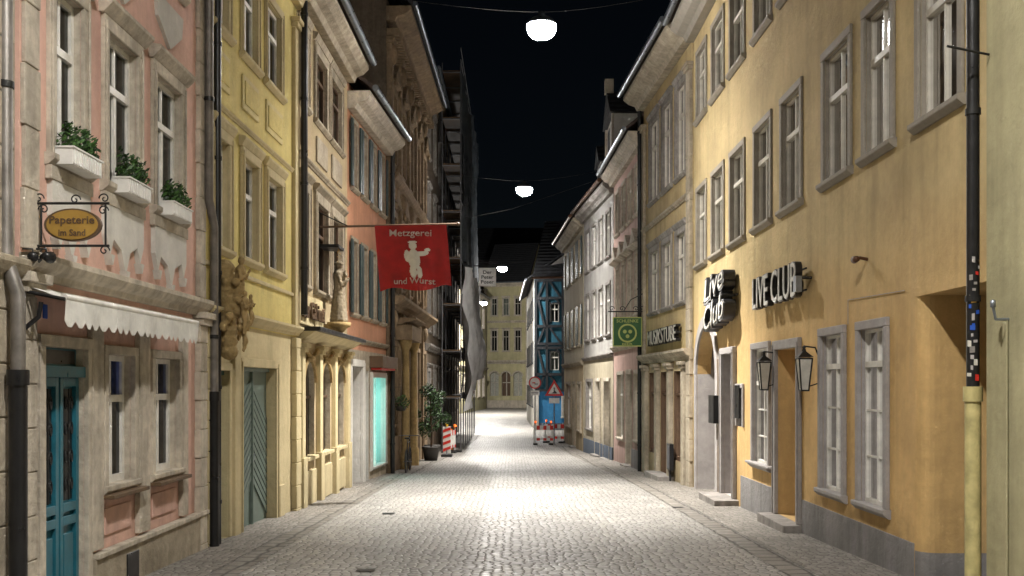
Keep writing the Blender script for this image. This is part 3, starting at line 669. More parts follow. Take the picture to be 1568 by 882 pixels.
b.row([(1153,1181)],.45,2.36,trim='tgrey2',w=.105,frame='frame',transom=.7,bars=2,so=.05,f=.035,mw=.018,glassd=.07)
b.row([(1128,1140)],1.0,1.7,trim='tgrey2',w=.08,frame='greyframe',transom=1,mull=False,sill=False)
u0,u1=U(1228)+.14,U(1188)-.14; g0=b.g(u0)+.12
b.opening(u0,u1,g0,2.3,.9,'orange'); b.surround(u0,u1,g0,2.3,.14,'tgrey2',False,.06); b.box(u0,u1,g0,2.3,-.9,-.85,'brown','door')
for z0,z1 in ((g0+.15,g0+.9),(g0+1.05,g0+2.0)): b.box(u0+.15,u1-.15,z0,z1,-.85,-.83,'brown','door')
b.box(u0-.2,u1+.2,g0-.5,g0-.003,-.9,.28,'greystone')
u0,u1=U(1128)+.12,U(1108)-.1; g0=b.g(u0)+.12
b.opening(u0,u1,g0,2.35,.5,'tgrey2'); b.surround(u0,u1,g0,2.35,.12,'tgrey2',False,.08); b.quad([(u0,g0,-.4),(u1,g0,-.4),(u1,2.35,-.4),(u0,2.35,-.4)],'brown','interior')
b.box(u0-.3,u1+.3,g0-.5,g0-.003,-.4,.45,'greystone')
u0,u1=U(1098),U(1068); b.opening(u0,u1,-.8,3.0,.8,'tgrey2'); b.arch_fill(u0,u1,2.0,3.0,'orange',-.3,0,'tgrey2',.24)
b.box(u0-.24,u0,-.8,2.0,0,.05,'tgrey2'); b.box(u1,u1+.18,-.8,2.0,0,.05,'tgrey2')
b.box(u0,u1,-.8,3.0,-.6,-.55,'brown','door')
for k in range(9): b.box(u0+.08+k*(u1-u0-.1)/9,u0+.05+(k+1)*(u1-u0-.1)/9,-.6,2.95,-.55,-.53,'brown','door')
ue=10.55-7.2; b.op.append((.35,ue,-1.8,2.66)); P=b.part('passage')
pl=[(ue-.18*math.sin(a*math.pi/12),-.18*(1-math.cos(a*math.pi/12))) for a in range(7)]+[(ue-.18,-5.0),(.35,-5.0),(.35,0)]
for (ua,oa),(ub,ob) in zip(pl,pl[1:]):
    P.poly([b.W(ua,-1.2,oa),b.W(ub,-1.2,ob),b.W(ub,.05,ob),b.W(ua,.05,oa)],'plinth'); P.poly([b.W(ua,.05,oa),b.W(ub,.05,ob),b.W(ub,2.66,ob),b.W(ua,2.66,oa)],'orange')
b.quad([(.35,2.66,0),(ue,2.66,0),(ue,2.66,-5),(.35,2.66,-5)],'orange','passage')
b.box(ue+.01,U(1230),-1.2,.12,0,.022,'plinth','plinth'); b.box(U(1186)+.02,U(1130)-.3,-1.2,.12,0,.022,'plinth','plinth')
b.box(U(1187),U(1151),.42,.46,0,.12,'tgrey2')
b.walls(10.2,[(99,'orange')],corn='tgrey',ov=.6,gutter='zinc')
b.box(U(1108)+.0,U(1100),1.0,1.55,.05,.2,'black','letter_boxes'); b.box(U(1136),U(1130),1.15,1.75,.02,.06,'black','notice_case')
P=b.part('wall_cable'); P.tube([b.W(ue+.25,2.75,.012),b.W(U(1300),2.8,.012),b.W(U(1300),2.5,.012)],.005,'tgrey2',5)
ey=b.done()
def letters3d(txt,u0,u1,z0,z1,name):
    c=b.W((u0+u1)/2,(z0+z1)/2,.0); e=empty(name,c); w=abs(u1-u0)
    text_mesh(txt,c+b.n*.10,-b.t,(0,0,1),w,z1-z0,.09,'black',e,c,'letters'); text_mesh(txt,c+b.n*.192,-b.t,(0,0,1),w*.985,(z1-z0)*.93,.012,'frost',e,c,'letter_faces',bold=-.004)
    P=Part('rails')
    for dz in (-.16,.14): P.tube([c+b.t*w*.5+b.n*.06+Vector((0,0,dz)),c-b.t*w*.5+b.n*.06+Vector((0,0,dz))],.015,'iron')
    P.tube([c-b.t*(w*.5+.06)+b.n*0,c-b.t*(w*.5+.06)+b.n*.2],.02,'iron'); P.box(tuple(c-b.t*(w*.5+.12)+Vector((-.24,-.02,-.2))),tuple(c-b.t*(w*.5+.02)+Vector((-.16,.02,.02))),'zinc'); P.build(e,c)
letters3d('LIVE CLUB',U(1241),U(1170),2.98,3.50,'club_lettering_sign')
c=b.W(U(1114),3.42,.0); e=empty('jazz_club_sign',c); P=Part('backing')
for (dz,ww,tx,hh) in ((.28,2.0,'Live',.52),(-.27,2.1,'Club',.55)):
    text_mesh(tx,c+b.n*.06+Vector((0,0,dz)),-b.t,(0,0,1),ww,hh,.22,'black',e,c,'letters',bold=.035,shear=.2,rot=.1); text_mesh(tx,c+b.n*.282+Vector((0,0,dz)),-b.t,(0,0,1),ww*.9,hh*.8,.008,'frost',e,c,'letter_faces',bold=-.012,shear=.2,rot=.1)
P.tube([c+b.t*1.0+b.n*.03,c-b.t*1.0+b.n*.03],.02,'iron'); P.tube([c+b.t*.9,c+b.t*.9+b.n*.3],.02,'iron'); P.tube([c-b.t*.9,c-b.t*.9+b.n*.3],.02,'iron'); P.build(e,c)
def lantern(D,z):
    x=XR-.2; P=Part('frame'); Q=Part('glass_panes')
    P.tube([(XR,D,z+.46),(XR-.05,D,z+.58),(x,D,z+.6),(x,D,z+.53)],.012,'iron')
    def ring(r,zz): return [(x+r*math.cos(math.pi/4+k*math.pi/2),D+r*math.sin(math.pi/4+k*math.pi/2),zz) for k in range(4)]
    a,c,d=ring(.07,z),ring(.125,z+.43),ring(.145,z+.45)
    for k in range(4):
        P.tube([a[k],c[k]],.011,'iron',6); P.tube([a[k],a[(k+1)%4]],.011,'iron',6); P.tube([c[k],c[(k+1)%4]],.011,'iron',6)
        Q.poly([a[k],a[(k+1)%4],c[(k+1)%4],c[k]],'frost'); P.poly([d[k],d[(k+1)%4],(x,D,z+.55)],'black')
    P.poly(d,'black'); P.lathe((x,D,z+.53),[(.03,0),(.02,.04),(.03,.06),(0,.08)],'iron',8)
    P.tube([(XR,D,z+.1),(x+.05,D,z+.05)],.008,'iron')
    group('wall_lantern',[P,Q],(x,D,z))
lantern(13.85,1.68); lantern(16.05,1.68)
P=Part('body'); P.tube([(XR,11.95,3.22),(XR-.1,11.95,3.24)],.02,'copper'); P.lathe((XR-.14,11.95,3.22),[(0,-.05),(.035,-.05),(.045,.05),(0,.05)],'copper',10,'y'); group('wall_spotlight',[P],(XR,11.95,3.22))
# R2
b=Bld('yellow_music_bar_building',(4.14,23.42),(3.8,29.55),'R')
for z0,z1 in ((6.8,8.95),(3.75,5.4)): b.row([(995,1010),(1014,1030),(1035,1052)],z0,z1,trim='greystone',w=.15,frame='greyframe',hood=.1,glassd=.07,f=.04,mw=.02)
b.pilaster(.02,.42,-1,9.0,'stone',.08,joints=.5); b.pilaster(b.L-.4,b.L-.05,-1,9.0,'stone',.08,joints=.5)
b.cornice(2.35,.25,.22,'stone'); b.cornice(6.1,.12,.1,'stone')
for i in range(4):
    u=.5+i*1.62; b.pilaster(u,u+.28,-.95,2.15,'stone',.12)
for i in range(3):
    u0=.5+.34+i*1.62; u1=u0+1.2; z0=-.95 if i==1 else -.1
    b.opening(u0,u1,z0,2.1,.5,'brown'); b.quad([(u0,z0,-.42),(u1,z0,-.42),(u1,2.1,-.42),(u0,2.1,-.42)],'warmroom','interior'); b.quad([(u0,z0,-.1),(u1,z0,-.1),(u1,2.1,-.1),(u0,2.1,-.1)],'glass','glass')
    for q in (0,.5,1): b.box(u0+(u1-u0)*q-.04,u0+(u1-u0)*q+.04,z0,2.1,-.13,-.05,'brown','window_frames')
    b.box(u0,u1,1.5,1.56,-.125,-.055,'brown','window_frames'); b.box(u0,u1,z0,z0+.1,-.126,-.04,'brown','window_frames')
b.box(2.0,3.9,-1.2,-.52,0,.4,'greystone')
b.walls(10.3,[(2.4,'beige'),(99,'ochre2')],corn='stone',ov=.65); e=b.done()
text_mesh('MUSIKSTUBE',b.W(2.9,3.02,.04),-b.t,(0,0,1),3.6,.42,.12,'black',e,e.location); text_mesh('MUSIKSTUBE',b.W(2.9,3.02,.162),-b.t,(0,0,1),3.55,.37,.01,'frost',e,e.location,bold=-.01)
downpipe('drainpipe',3.68,29.55,-.8,10,.06,'iron')
P=Part('case'); P.box((3.88,25.2,-.35),(3.98,25.7,.3),'black'); P.box((3.872,25.24,-.3),(3.878,25.66,.24),'steel'); P.box((3.9,25.4,-.7),(3.95,25.5,-.35),'iron'); group('menu_display_case',[P],(3.9,25.4,-.6))
# R3 pink
b=Bld('pale_pink_townhouse',(3.79,29.6),(3.58,36.0),'R')
for i in range(4):
    u0=.5+i*1.45
    b.window(u0,u0+1.0,3.9,5.7,trim='stonew',w=.13,hood=.25,frame='greyframe',glassd=.07); b.window(u0,u0+1.0,6.9,8.3,trim='stonew',w=.13,frame='greyframe',glassd=.07); b.prism([(u0-.05,6.0),(u0+1.05,6.0),(u0+.5,6.45)],0,.18,'stonew')
b.window(.5,1.6,.1,2.1,trim='stonew',w=.12); b.door(2.1,3.3,-.75,2.1,'white','stonew',.15); b.window(3.8,5.4,.0,2.1,trim='stonew',w=.12)
b.cornice(2.9,.2,.15,'stonew'); b.box(.05,2.0,-1.2,-.2,0,.05,'plinth'); b.walls(9.3,[(99,'rpink')],corn='stonew',ov=.5)
b.done()
# R4 grey
b=Bld('grey_townhouse',(3.57,36.05),(3.02,43.0),'R')
for i in range(4):
    u0=.5+i*1.6
    b.window(u0,u0+1.05,3.6,5.4,trim='greystone',w=.1,frame='frame',glassd=.07); b.window(u0,u0+1.05,6.4,8.0,trim='greystone',w=.1,frame='frame',glassd=.07)
for u0 in (.6,2.6): b.door(u0,u0+1.35,-.9,1.9,'white','stonew',.13,style='panel')
b.window(4.6,6.2,0,1.9,trim='greystone',w=.12)
b.cornice(2.75,.15,.12,'greystone'); b.box(.05,6.9,-1.3,-.45,0,.04,'bluegrey'); b.walls(9.1,[(2.75,'lbeige'),(99,'greyp')],corn='greystone',ov=.45,gutter='copper'); b.done()
P=Part('dormer_body'); P.box((3.5,35.2,9.6),(5.2,37.6,11.1),'whitew'); P.box((3.49,35.5,9.95),(3.5,36.2,10.95),'black'); P.box((3.49,36.6,9.95),(3.5,37.3,10.95),'black')
for y in (35.15,37.5): P.box((3.42,y,9.5),(3.5,y+.15,11.1),'stonew')
P.extrude([(3.35,35.0,11.1),(3.35,37.8,11.1),(3.35,36.4,12.2)],(3,0,0),'slate'); P.box((3.3,36.25,12.1),(3.6,36.55,12.6),'stonew'); group('roof_dormer',[P],(3.5,36.4,9.6))
P=Part('dormer_body'); P.box((3.5,40.5,9.4),(5,42.0,10.6),'greyp'); P.box((3.49,40.8,9.6),(3.5,41.7,10.4),'black'); P.extrude([(3.4,40.3,10.6),(3.4,42.2,10.6),(3.4,41.25,11.4)],(3,0,0),'slate'); group('roof_dormer',[P],(3.5,41,9.4))
for X,D,z in ((5.5,38.8,11.5),(5.2,46,11.5),(6.5,33,12)):
    P=Part('stack'); P.box((X,D,z-1.5),(X+.6,D+.9,z+1.3),'darkstone'); P.box((X-.05,D-.05,z+1.3),(X+.65,D+.95,z+1.4),'darkstone'); P.box((X+.1,D+.1,z+1.4),(X+.35,D+.35,z+1.8),'salmon'); group('chimney',[P],(X,D,z))
# R5
b=Bld('beige_shuttered_townhouse',(3.0,43.05),(2.62,51.5),'R')
for i in range(4):
    u0=.7+i*1.95
    b.window(u0,u0+1.0,3.5,5.2,trim='stone',w=.1,frame='greyframe',shut='shutter'); b.window(u0,u0+1.0,6.5,8.1,trim='stone',w=.1,frame='greyframe',shut='shutter')
b.window(.6,2.2,-.2,1.8,trim='stone',w=.12); b.door(2.9,4.1,-1.0,1.8,'brown','stone',.13); b.window(4.8,7.4,-.2,1.8,trim='stone',w=.12)
b.cornice(2.6,.2,.15,'stone'); b.walls(9.0,[(2.6,'beige'),(99,'lbeige')],corn='stone',ov=.5,gutter='copper'); b.done()
# ================================================================ SIGNS AND OBJECTS
def flag():
    D=20.0; o=(-3.8,D,4.87); P=Part('pole'); P.tube([(-3.82,D,4.84),(-1.05,D,4.9)],.022,'brown',8); P.lathe((-1.05,D,4.9),[(0,-.04),(.035,-.02),(.04,.01),(0,.04)],'brown',8,'x'); P.tube([(-3.82,D,5.15),(-3.2,D,4.86)],.01,'iron')
    C=Part('cloth'); nx,nz=40,26; vs=[];fs=[]
    def pt(i,j,off=0):
        s=i/nx;t=j/nz; x=-2.68+1.40*s+.06*t*math.sin(3*s); y=D+.12*t*math.sin(s*8+1.2*t)+.06*t*math.sin(s*17+2)-.03+off
        z=4.86+.02*s-t*(1.27-.05*math.sin(s*9)-.06*s); return Vector((x+.09*t,y,z))
    for j in range(nz+1):
        for i in range(nx+1): vs.append(pt(i,j))
    for j in range(nz):
        for i in range(nx): fs.append((j*(nx+1)+i,j*(nx+1)+i+1,(j+1)*(nx+1)+i+1,(j+1)*(nx+1)+i))
    C.mesh(vs,fs,'red',True)
    Em=Part('emblem')
    def inside(s,t):
        x=(s-.5)*1.4; z=-(t)*1.27
        e=lambda cx,cz,rx,rz:((x-cx)/rx)**2+((z-cz)/rz)**2<1
        return e(.0,-.40,.075,.085) or e(.0,-.66,.12,.20) or e(-.04,-.9,.07,.13) or e(.08,-.92,.05,.12) or e(.16,-.56,.13,.05) or e(-.13,-.6,.06,.12) or e(.27,-.5,.06,.035) or e(0,-.33,.09,.03)
    mx,mz=110,96
    for j in range(mz):
        for i in range(mx):
            if inside((i+.5)/mx,(j+.5)/mz):
                q=[(i/mx,j/mz),((i+1)/mx,j/mz),((i+1)/mx,(j+1)/mz),(i/mx,(j+1)/mz)]
                Em.poly([pt(a*nx,c*nz,-.006) for a,c in q],'white')
    e=group('butcher_flag',[P,C,Em],o)
    tx=text_mesh('Metzgerei',(-1.98,D-.06,4.70),(1,0,0),(0,0,1),.82,.17,.003,'white',e,o); t2=text_mesh('und Wurst',(-1.90,D-.06,3.78),(1,0,0),(0,0,1),.8,.12,.003,'white',e,o)
    for tt in (tx,t2):
        for v in tt.data.vertices:
            X=v.co.x-3.8; Z=v.co.z+4.87; t=(4.86-Z)/1.25; s=(X+2.68-.09*t-.05*t)/1.4
            v.co.y=min(pt((s-.02)*nx,t*nz).y,pt(s*nx,t*nz).y,pt((s+.02)*nx,t*nz).y)-.015-D
flag()
D=29.3; o=(3.3,D,3.3); P=Part('bracket'); Q=Part('board')
P.tube([(3.8,D,3.86),(2.75,D,3.86)],.018,'iron'); P.tube([(3.8,D,4.4),(3.4,D,4.2),(3.2,D,3.88)],.014,'iron')
for x,s in ((2.85,1),(3.55,-1),(3.7,1),(3.15,1)): spiral(P,(x,D,3.94),(1,0,0),.08,1.3,.011,'iron',s)
for x in (2.98,3.62): P.tube([(x,D,3.7),(x,D,3.86)],.01,'iron')
Q.box((2.88,D-.03,2.86),(3.72,D+.03,3.7),'signgold'); Q.box((2.91,D-.036,2.89),(3.69,D+.036,3.67),'signgreen')
Q.extrude([(3.3+.27*math.cos(a*math.pi/12),D-.042,3.24+.27*math.sin(a*math.pi/12)) for a in range(24)],(0,.004,0),'signgold'); Q.extrude([(3.3+.22*math.cos(a*math.pi/12),D-.047,3.24+.22*math.sin(a*math.pi/12)) for a in range(24)],(0,.004,0),'signgreen')
for k in range(3): 
    a=k*2.094+.52; Q.extrude([(3.3+.09*math.cos(a)+.055*math.cos(q*math.pi/6),D-.052,3.24+.09*math.sin(a)+.055*math.sin(q*math.pi/6)) for q in range(12)],(0,.004,0),'signgold')
e=group('hanging_pub_sign',[P,Q],o); text_mesh('SCHLENKE',(3.3,D-.037,3.59),(1,0,0),(0,0,1),.62,.09,.003,'signgold',e,o); text_mesh('BIER',(3.3,D-.037,2.93),(1,0,0),(0,0,1),.3,.06,.003,'signgold',e,o)
D=48; P=Part('board'); P.box((-1.56,D-.04,6.4),(-.75,D+.04,7.25),'white'); P.tube([(-2.2,D,7.35),(-.7,D,7.35)],.02,'iron'); P.tube([(-1.4,D,7.25),(-1.4,D,7.35)],.01,'iron'); P.tube([(-.9,D,7.25),(-.9,D,7.35)],.01,'iron')
e=group('projecting_shop_sign',[P],(-2.2,D,7.3)); text_mesh('Der\nPeter\nPoser',(-1.15,D-.045,6.82),(1,0,0),(0,0,1),.6,.62,.004,'black',e,(-2.2,D,7.3),bold=.02)
def post(x,D,h): P=Part('post'); P.tube([(x,D,gz(D)),(x,D,gz(D)+h)],.03,'zinc',8); return P
D=50; x=1.12; P=post(x,D,3.3); z=1.88; S=Part('sign_face')
for r,o_,m in ((.3,-.04,'redp'),(.24,-.046,'white')): S.extrude([(x+r*math.cos(a*math.pi/12),D+o_,z+r*math.sin(a*math.pi/12)) for a in range(24)],(0,.005,0),m)
S.box((x-.13,D-.052,z-.04),(x+.02,D-.047,z+.02),'redp'); S.box((x-.02,D-.052,z-.09),(x+.14,D-.047,z-.045),'black'); S.box((x-.22,D-.04,z-.62),(x+.22,D-.035,z-.38),'white'); S.box((x-.18,D-.046,z-.52),(x+.18,D-.041,z-.48),'black')
group('round_traffic_sign',[P,S],(x,D,gz(D)))
D=49.5; x=2.04; P=post(x,D,2.9); z=1.5; S=Part('sign_face')
for r,o_,m in ((.52,-.04,'redp'),(.34,-.046,'white')): S.extrude([(x+r*math.cos(math.pi/2+k*2.094),D+o_,z+r*math.sin(math.pi/2+k*2.094)) for k in range(3)],(0,.005,0),m)
S.box((x-.03,D-.052,z-.1),(x+.03,D-.047,z+.06),'black'); S.extrude([(x-.15,D-.058,z-.14),(x+.15,D-.058,z-.14),(x+.05,D-.058,z-.02)],(0,.004,0),'black'); S.extrude([(x+.04*math.cos(a),D-.058,z+.11+.04*math.sin(a)) for a in [q*.785 for q in range(8)]],(0,.004,0),'black')
S.box((x-.25,D-.04,z-.62),(x+.25,D-.035,z-.36),'white')
group('roadworks_warning_sign',[P,S],(x,D,gz(D)))
def barrier(x,D,w,ang=0,lamps=(0,1)):
    g=gz(D); P=Part('rails'); n=6; ca,sa=math.cos(ang),math.sin(ang)
    def pos(a,z,o=0): return (x+a*ca-o*sa,D+a*sa+o*ca,z)
    for z0,z1 in ((g+.72,g+.92),(g+.2,g+.32)):
        for i in range(n):
            a=-w/2+w*i/n; c=a+w/n
            P.hexa([pos(a,z0,-.02),pos(c,z0,-.02),pos(c,z0,.02),pos(a,z0,.02),pos(a,z1,-.02),pos(c,z1,-.02),pos(c,z1,.02),pos(a,z1,.02)],'redp' if i%2 else 'white')
    for a in (-w/2+.05,w/2-.05): P.tube([pos(a,g),pos(a,g+1.0)],.02,'white')
    for a in (-w/2+.1,w/2-.1):
        P.hexa([pos(a-.1,g,-.3),pos(a+.1,g,-.3),pos(a+.1,g,.3),pos(a-.1,g,.3),pos(a-.1,g+.08,-.3),pos(a+.1,g+.08,-.3),pos(a+.1,g+.08,.3),pos(a-.1,g+.08,.3)],'rubber')
    for k in range(15): P.tube([pos(-w/2+w*k/14,g+.32),pos(-w/2+w*k/14,g+.72)],.014,'frame',5)
    Q=Part('warning_lamps')
    for l in lamps:
        a=-w/2+.1+(w-.2)*l; Q.lathe(pos(a,g+.98),[(.0,0),(.03,0),(.03,.05),(.05,.07),(.05,.17),(0,.2)],'orangep',10); Q.lathe(pos(a,g+1.1,-.045),[(.035,-.02),(.04,0),(0,.01)],'redlamp',10,'y')
    return group('construction_barrier',[P,Q],(x,D,g))
barrier(1.5,49.2,.95); barrier(2.1,51,1.0,ang=-.3,lamps=(0,)); barrier(-2.5,42.5,.9,ang=1.3,lamps=(1,))
def beacon(x,D):
    g=gz(D); P=Part('panel'); 
    P.box((x-.15,D-.02,g+.15),(x+.15,D+.02,g+1.15),'white')
    for k in range(4):
        z=g+.2+k*.24; P.extrude([(x-.145,D-.026,z),(x+.145,D-.026,min(z+.11,g+1.14)),(x+.145,D-.026,min(z+.22,g+1.145)),(x-.145,D-.026,z+.11)],(0,.005,0),'redp')
    P.box((x-.2,D-.3,g),(x+.2,D+.3,g+.1),'rubber'); P.tube([(x,D,g+.1),(x,D,g+.3)],.03,'zinc'); P.lathe((x,D,g+1.15),[(0,0),(.03,0),(.05,.05),(.05,.14),(0,.17)],'yelp',10)
    group('traffic_beacon',[P],(x,D,g))
beacon(-2.48,39.0)
P=Part('barrel'); g=gz(42); P.lathe((-2.75,44,g),[(.0,0),(.22,0),(.2,.9),(.0,.95)],'orangep',14); group('traffic_barrel',[P],(-2.75,44,g))
def potted_tree(x,D,h,r,n):
    g=gz(D); P=Part('pot'); P.lathe((x,D,g),[(.0,0),(.22,0),(.3,.42),(.33,.44),(.33,.5),(.27,.5),(.25,.44),(0,.44)],'pot',16)
    T=Part('trunk'); T.tube([(x,D,g+.4),(x+.03,D,g+.9),(x-.02,D+.02,g+h*.62),(x,D,g+h*.85)],[.035,.03,.025,.012],'bark',7)
    Lf=Part('foliage')
    for k in range(15):
        a=random.uniform(0,6.28); rr=r*random.uniform(.25,.9); c=(x+rr*math.cos(a),D+rr*math.sin(a),g+random.uniform(.95,h-.15))
        T.tube([(x,D,max(g+.7,c[2]-.35)),((x+c[0])/2,(D+c[1])/2,c[2]-.1),c],[.014,.01,.005],'bark',5)
        leaves(Lf,c,(r*.4,r*.4,.22),n,.05,['leaf','leafd','leafd'])
    group('potted_tree',[P,T,Lf],(x,D,g))
potted_tree(-2.85,36.0,2.7,.6,130); potted_tree(-2.95,37.6,2.7,.5,110)
Q=Part('foliage'); Pp=Part('basket'); Pp.lathe((-3.2,29.5,1.0),[(0,0),(.12,.02),(.18,.15)],'pot',12); Pp.tube([(-3.45,29.5,1.7),(-3.2,29.5,1.7),(-3.2,29.5,1.15)],.01,'iron'); leaves(Q,(-3.2,29.5,1.25),(.25,.25,.22),260,.045,['leaf','leafd']); group('hanging_basket_plant',[Pp,Q],(-3.2,29.5,1))
def bicycle(x,D):
    g=gz(D); P=Part('frame'); W_=Part('wheels')
    for dy in (-.52,.52):
        W_.tube([(x,D+dy+.33*math.cos(a*math.pi/12),g+.34+.33*math.sin(a*math.pi/12)) for a in range(25)],.018,'rubber',6)
        for k in range(8): W_.tube([(x,D+dy,g+.34),(x,D+dy+.32*math.cos(k*.785),g+.34+.32*math.sin(k*.785))],.003,'steel',4)
    A=(x,D-.52,g+.34);B=(x,D-.08,g+.3);C=(x,D-.2,g+.85);H=(x,D+.38,g+.85);E=(x,D+.52,g+.34)
    for a,c in ((A,B),(A,C),(B,C),(C,H),(B,(x,D+.4,g+.72)),(H,E),(H,(x,D+.34,g+1.02))): P.tube([a,c],.016,'black',6)
    P.tube([(x-.28,D+.28,g+1.03),(x,D+.34,g+1.03),(x+.28,D+.28,g+1.03)],.013,'steel',6); P.tube([C,(x,D-.23,g+.98)],.014,'steel',6); P.box((x-.07,D-.36,g+.96),(x+.07,D-.1,g+1.0),'black'); P.tube([(x-.12,D-.08,g+.3),(x+.12,D-.08,g+.3)],.01,'steel')
    group('bicycle',[P,W_],(x,D,g))
bicycle(-2.98,29.4)
# statues
def blob_object(name,ells,voxel,mat,origin,parent=None,disp=.012):
    bm=bmesh.new()
    for c,r in ells:
        m=Matrix.Translation(Vector(c)-Vector(origin))@Matrix.Diagonal((r[0],r[1],r[2],1)); bmesh.ops.create_icosphere(bm,subdivisions=2,radius=1,matrix=m)
    me=bpy.data.meshes.new(name); bm.to_mesh(me); bm.free(); me.materials.append(MATS[mat]); o=bpy.data.objects.new(name,me); scene.collection.objects.link(o)
    r=o.modifiers.new('r','REMESH'); r.mode='VOXEL'; r.voxel_size=voxel; r.use_smooth_shade=True
    t=bpy.data.textures.new(name,'CLOUDS'); t.noise_scale=.06; t.noise_depth=2; d=o.modifiers.new('d','DISPLACE'); d.texture=t; d.strength=disp*2; d.texture_coords='LOCAL'
    if parent: o.parent=parent
    else: o.location=origin
    return o
def limb(p,q,r0,r1,n=8): 
    p=Vector(p);q=Vector(q); return [(tuple(p+(q-p)*i/n),(r0+(r1-r0)*i/n,)*3) for i in range(n+1)]
def figure(c,h,lean=0,arm=1,robe=True):
    x,y,z=c; E=[]
    P_=lambda f,dx=0,dy=0:(x+lean*h*f+dx,y+dy,z+h*f)
    E+=[(P_(.93),(.062*h,.068*h,.08*h))]; E+=limb(P_(.82),P_(.88),.03*h,.03*h,3)
    E+=limb(P_(.56),P_(.76),.085*h,.1*h,6); E+=[(P_(.78,0,.07*h),(.06*h,.06*h,.05*h)),(P_(.78,0,-.07*h),(.06*h,.06*h,.05*h))]
    if robe: E+=limb(P_(.04),P_(.56),.15*h,.09*h,10); E+=limb(P_(.04,.05*h,.06*h),P_(.5),.08*h,.05*h)
    else:
        E+=limb(P_(.5,0,.04*h),P_(.27,.08*h,.07*h),.065*h,.05*h); E+=limb(P_(.27,.08*h,.07*h),P_(.02,.0,.06*h),.045*h,.03*h); E+=limb(P_(.5,0,-.04*h),P_(.27,.04*h,-.08*h),.065*h,.05*h); E+=limb(P_(.27,.04*h,-.08*h),P_(.02,.03*h,-.1*h),.045*h,.03*h)
    E+=limb(P_(.78,0,.09*h),P_(.62,.07*h,.14*h),.035*h,.03*h); E+=limb(P_(.62,.07*h,.14*h),P_(.62+.16*arm,.15*h,.05*h),.03*h,.022*h)
    E+=limb(P_(.78,0,-.09*h),P_(.6,.06*h,-.14*h),.035*h,.03*h); E+=limb(P_(.6,.06*h,-.14*h),P_(.68,.16*h,-.1*h),.03*h,.022*h)
    return E
e=[]; bx,by=-3.66,13.62
e+=figure((bx-.0,by+.02,2.72),.74,.08,1,True); e+=figure((bx+.12,by-.12,2.42),.58,.04,1,False); e+=figure((bx-.04,by+.22,2.35),.58,-.05,.3,False); e+=figure((bx+.09,by-.02,2.2),.46,.05,1,False); e+=figure((bx+.15,by+.12,2.55),.42,.0,.6,False)
for k in range(18): e.append(((bx-.05+random.uniform(-.1,.12),by+random.uniform(-.2,.22),random.uniform(2.25,3.15)),(random.uniform(.04,.075),)*3))
e+=limb((bx-.1,by,2.2),(bx-.16,by,3.3),.12,.13)
blob_object('baroque_figure_group',e,.012,'goldstone',(bx,by,2.2))
sx,sy=-3.5,20.7
E=figure((sx,sy,3.02),1.25,.0,.6,True)+figure((sx+.14,sy-.05,3.72),.36,0,1,False)+[((sx,sy,4.2),(.1,.1,.05))]
em=empty('madonna_statue',(sx,sy,2.95)); blob_object('figure',E,.016,'statue',(sx,sy,2.95),em)
P=Part('console'); P.lathe((sx,sy,2.82),[(.0,-.0),(.1,-.0),(.16,.08),(.24,.12),(.24,.2),(0,.2)],'goldstone',14); P.box((-3.82,sy-.15,2.84),(sx,sy+.15,2.98),'goldstone')
P.box((-3.83,sy-.32,4.5),(-3.45,sy+.32,4.56),'iron')
for k in range(10): 
    a=k*.628; P.tube([(sx,sy+.13*math.cos(a),4.33+.13*math.sin(a)),(sx,sy+.19*math.cos(a),4.33+.19*math.sin(a))],.008,'gold',5)
P.build(em,Vector((sx,sy,2.95)))
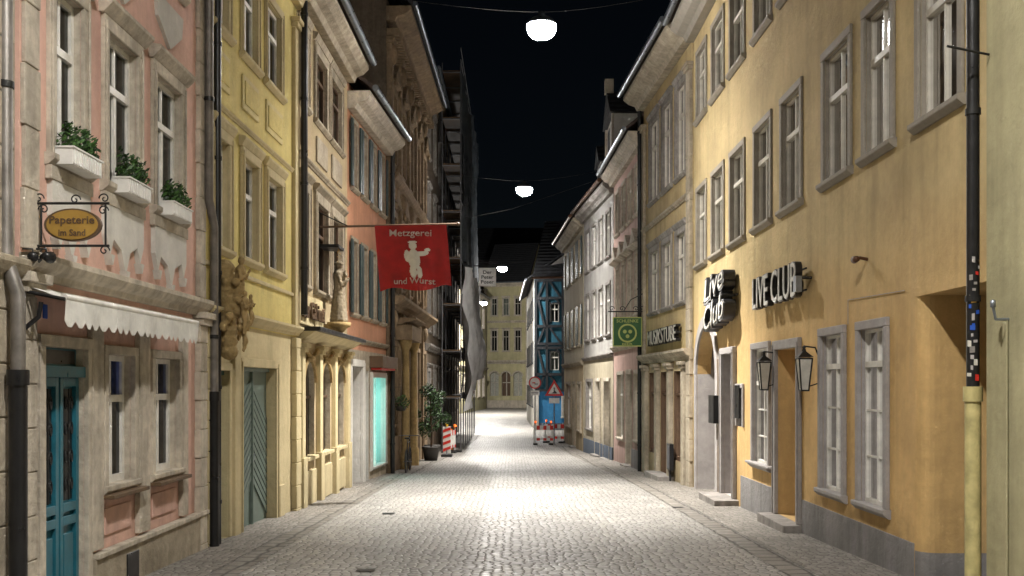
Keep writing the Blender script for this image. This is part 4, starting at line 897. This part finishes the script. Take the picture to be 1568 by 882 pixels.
# ================================================================ STREET LAMPS
LC=(1,.955,.89)
def slamp(x,D,z,pool,wide,fill=160):
    P=Part('housing'); P.lathe((x,D,z),[(.30,.06),(.31,.09),(.2,.2),(.08,.26),(.05,.34),(0,.35)],'zinc',24)
    B=Part('lamp_glass'); B.lathe((x,D,z),[(.295,.06),(.30,0),(.27,-.1),(.19,-.18),(.08,-.215),(0,-.22)],'bulb',24)
    Wd=Part('suspension_cable'); 
    for X1 in (-3.9,3.95):
        Wd.tube([(x+(X1-x)*t,D,z+.33+.55*t**1.6) for t in [i/8 for i in range(9)]],.005,'black',5)
    e=group('suspended_street_lamp',[P,B,Wd],(x,D,z))
    for nm,en,ang in (('lamp_pool',pool,92),('lamp_wide',wide,165)):
        l=bpy.data.lights.new(nm,'SPOT'); l.energy=en; l.color=LC; l.shadow_soft_size=.14; l.spot_size=math.radians(ang); l.spot_blend=1.0
        o=bpy.data.objects.new(nm,l); o.location=(0,0,-.37); scene.collection.objects.link(o); o.parent=e
    l=bpy.data.lights.new('lamp_scatter','POINT'); l.energy=fill; l.color=LC; l.shadow_soft_size=.14
    o=bpy.data.objects.new('lamp_scatter',l); o.location=(0,0,-.38); scene.collection.objects.link(o); o.parent=e
slamp(.25,4.0,9.0,1200,3300,520); slamp(.6,20.8,9.0,13500,2100,340); slamp(.46,38,9.0,9500,1700,260); slamp(-.6,63.5,9.0,9000,3400,600); slamp(-2.5,90,9.0,6000,11000,5000)
P=Part('wire'); P.tube([(-2.3,47,9.4),(0,43,9.15),(3.2,41,9.9)],.007,'iron',5); P.tube([(3.75,8.05,4.35),(3.4,8.0,4.4)],.010,'iron'); P.build(None,Vector((0,43,9))).name='overhead_cable'
# ================================================================ WORLD, MOON, CAMERA
w=bpy.data.worlds.new('World'); scene.world=w; w.use_nodes=True; nt=w.node_tree; bg=nt.nodes['Background']
sk=nt.nodes.new('ShaderNodeTexSky'); sk.sky_type='NISHITA'; sk.sun_disc=False; sk.sun_elevation=math.radians(25); sk.sun_rotation=math.radians(200)
nt.links.new(sk.outputs[0],bg.inputs[0]); bg.inputs[1].default_value=.0006
s=bpy.data.lights.new('moon','SUN'); s.energy=.006; s.angle=math.radians(.5); s.color=(.8,.88,1); so=bpy.data.objects.new('moon',s); so.rotation_euler=(math.radians(65),0,math.radians(-20)); scene.collection.objects.link(so)
cam=bpy.data.cameras.new('Camera'); cam.lens=36; cam.sensor_width=36; cam.shift_y=(HZ-441)/1568; cam.clip_end=1000; cam.clip_start=.1
co=bpy.data.objects.new('Camera',cam); co.location=(0,0,CH); co.rotation_euler=(math.radians(90),0,0); scene.collection.objects.link(co); scene.camera=co
scene.view_settings.view_transform='Standard'; scene.view_settings.look='None'; scene.view_settings.exposure=0
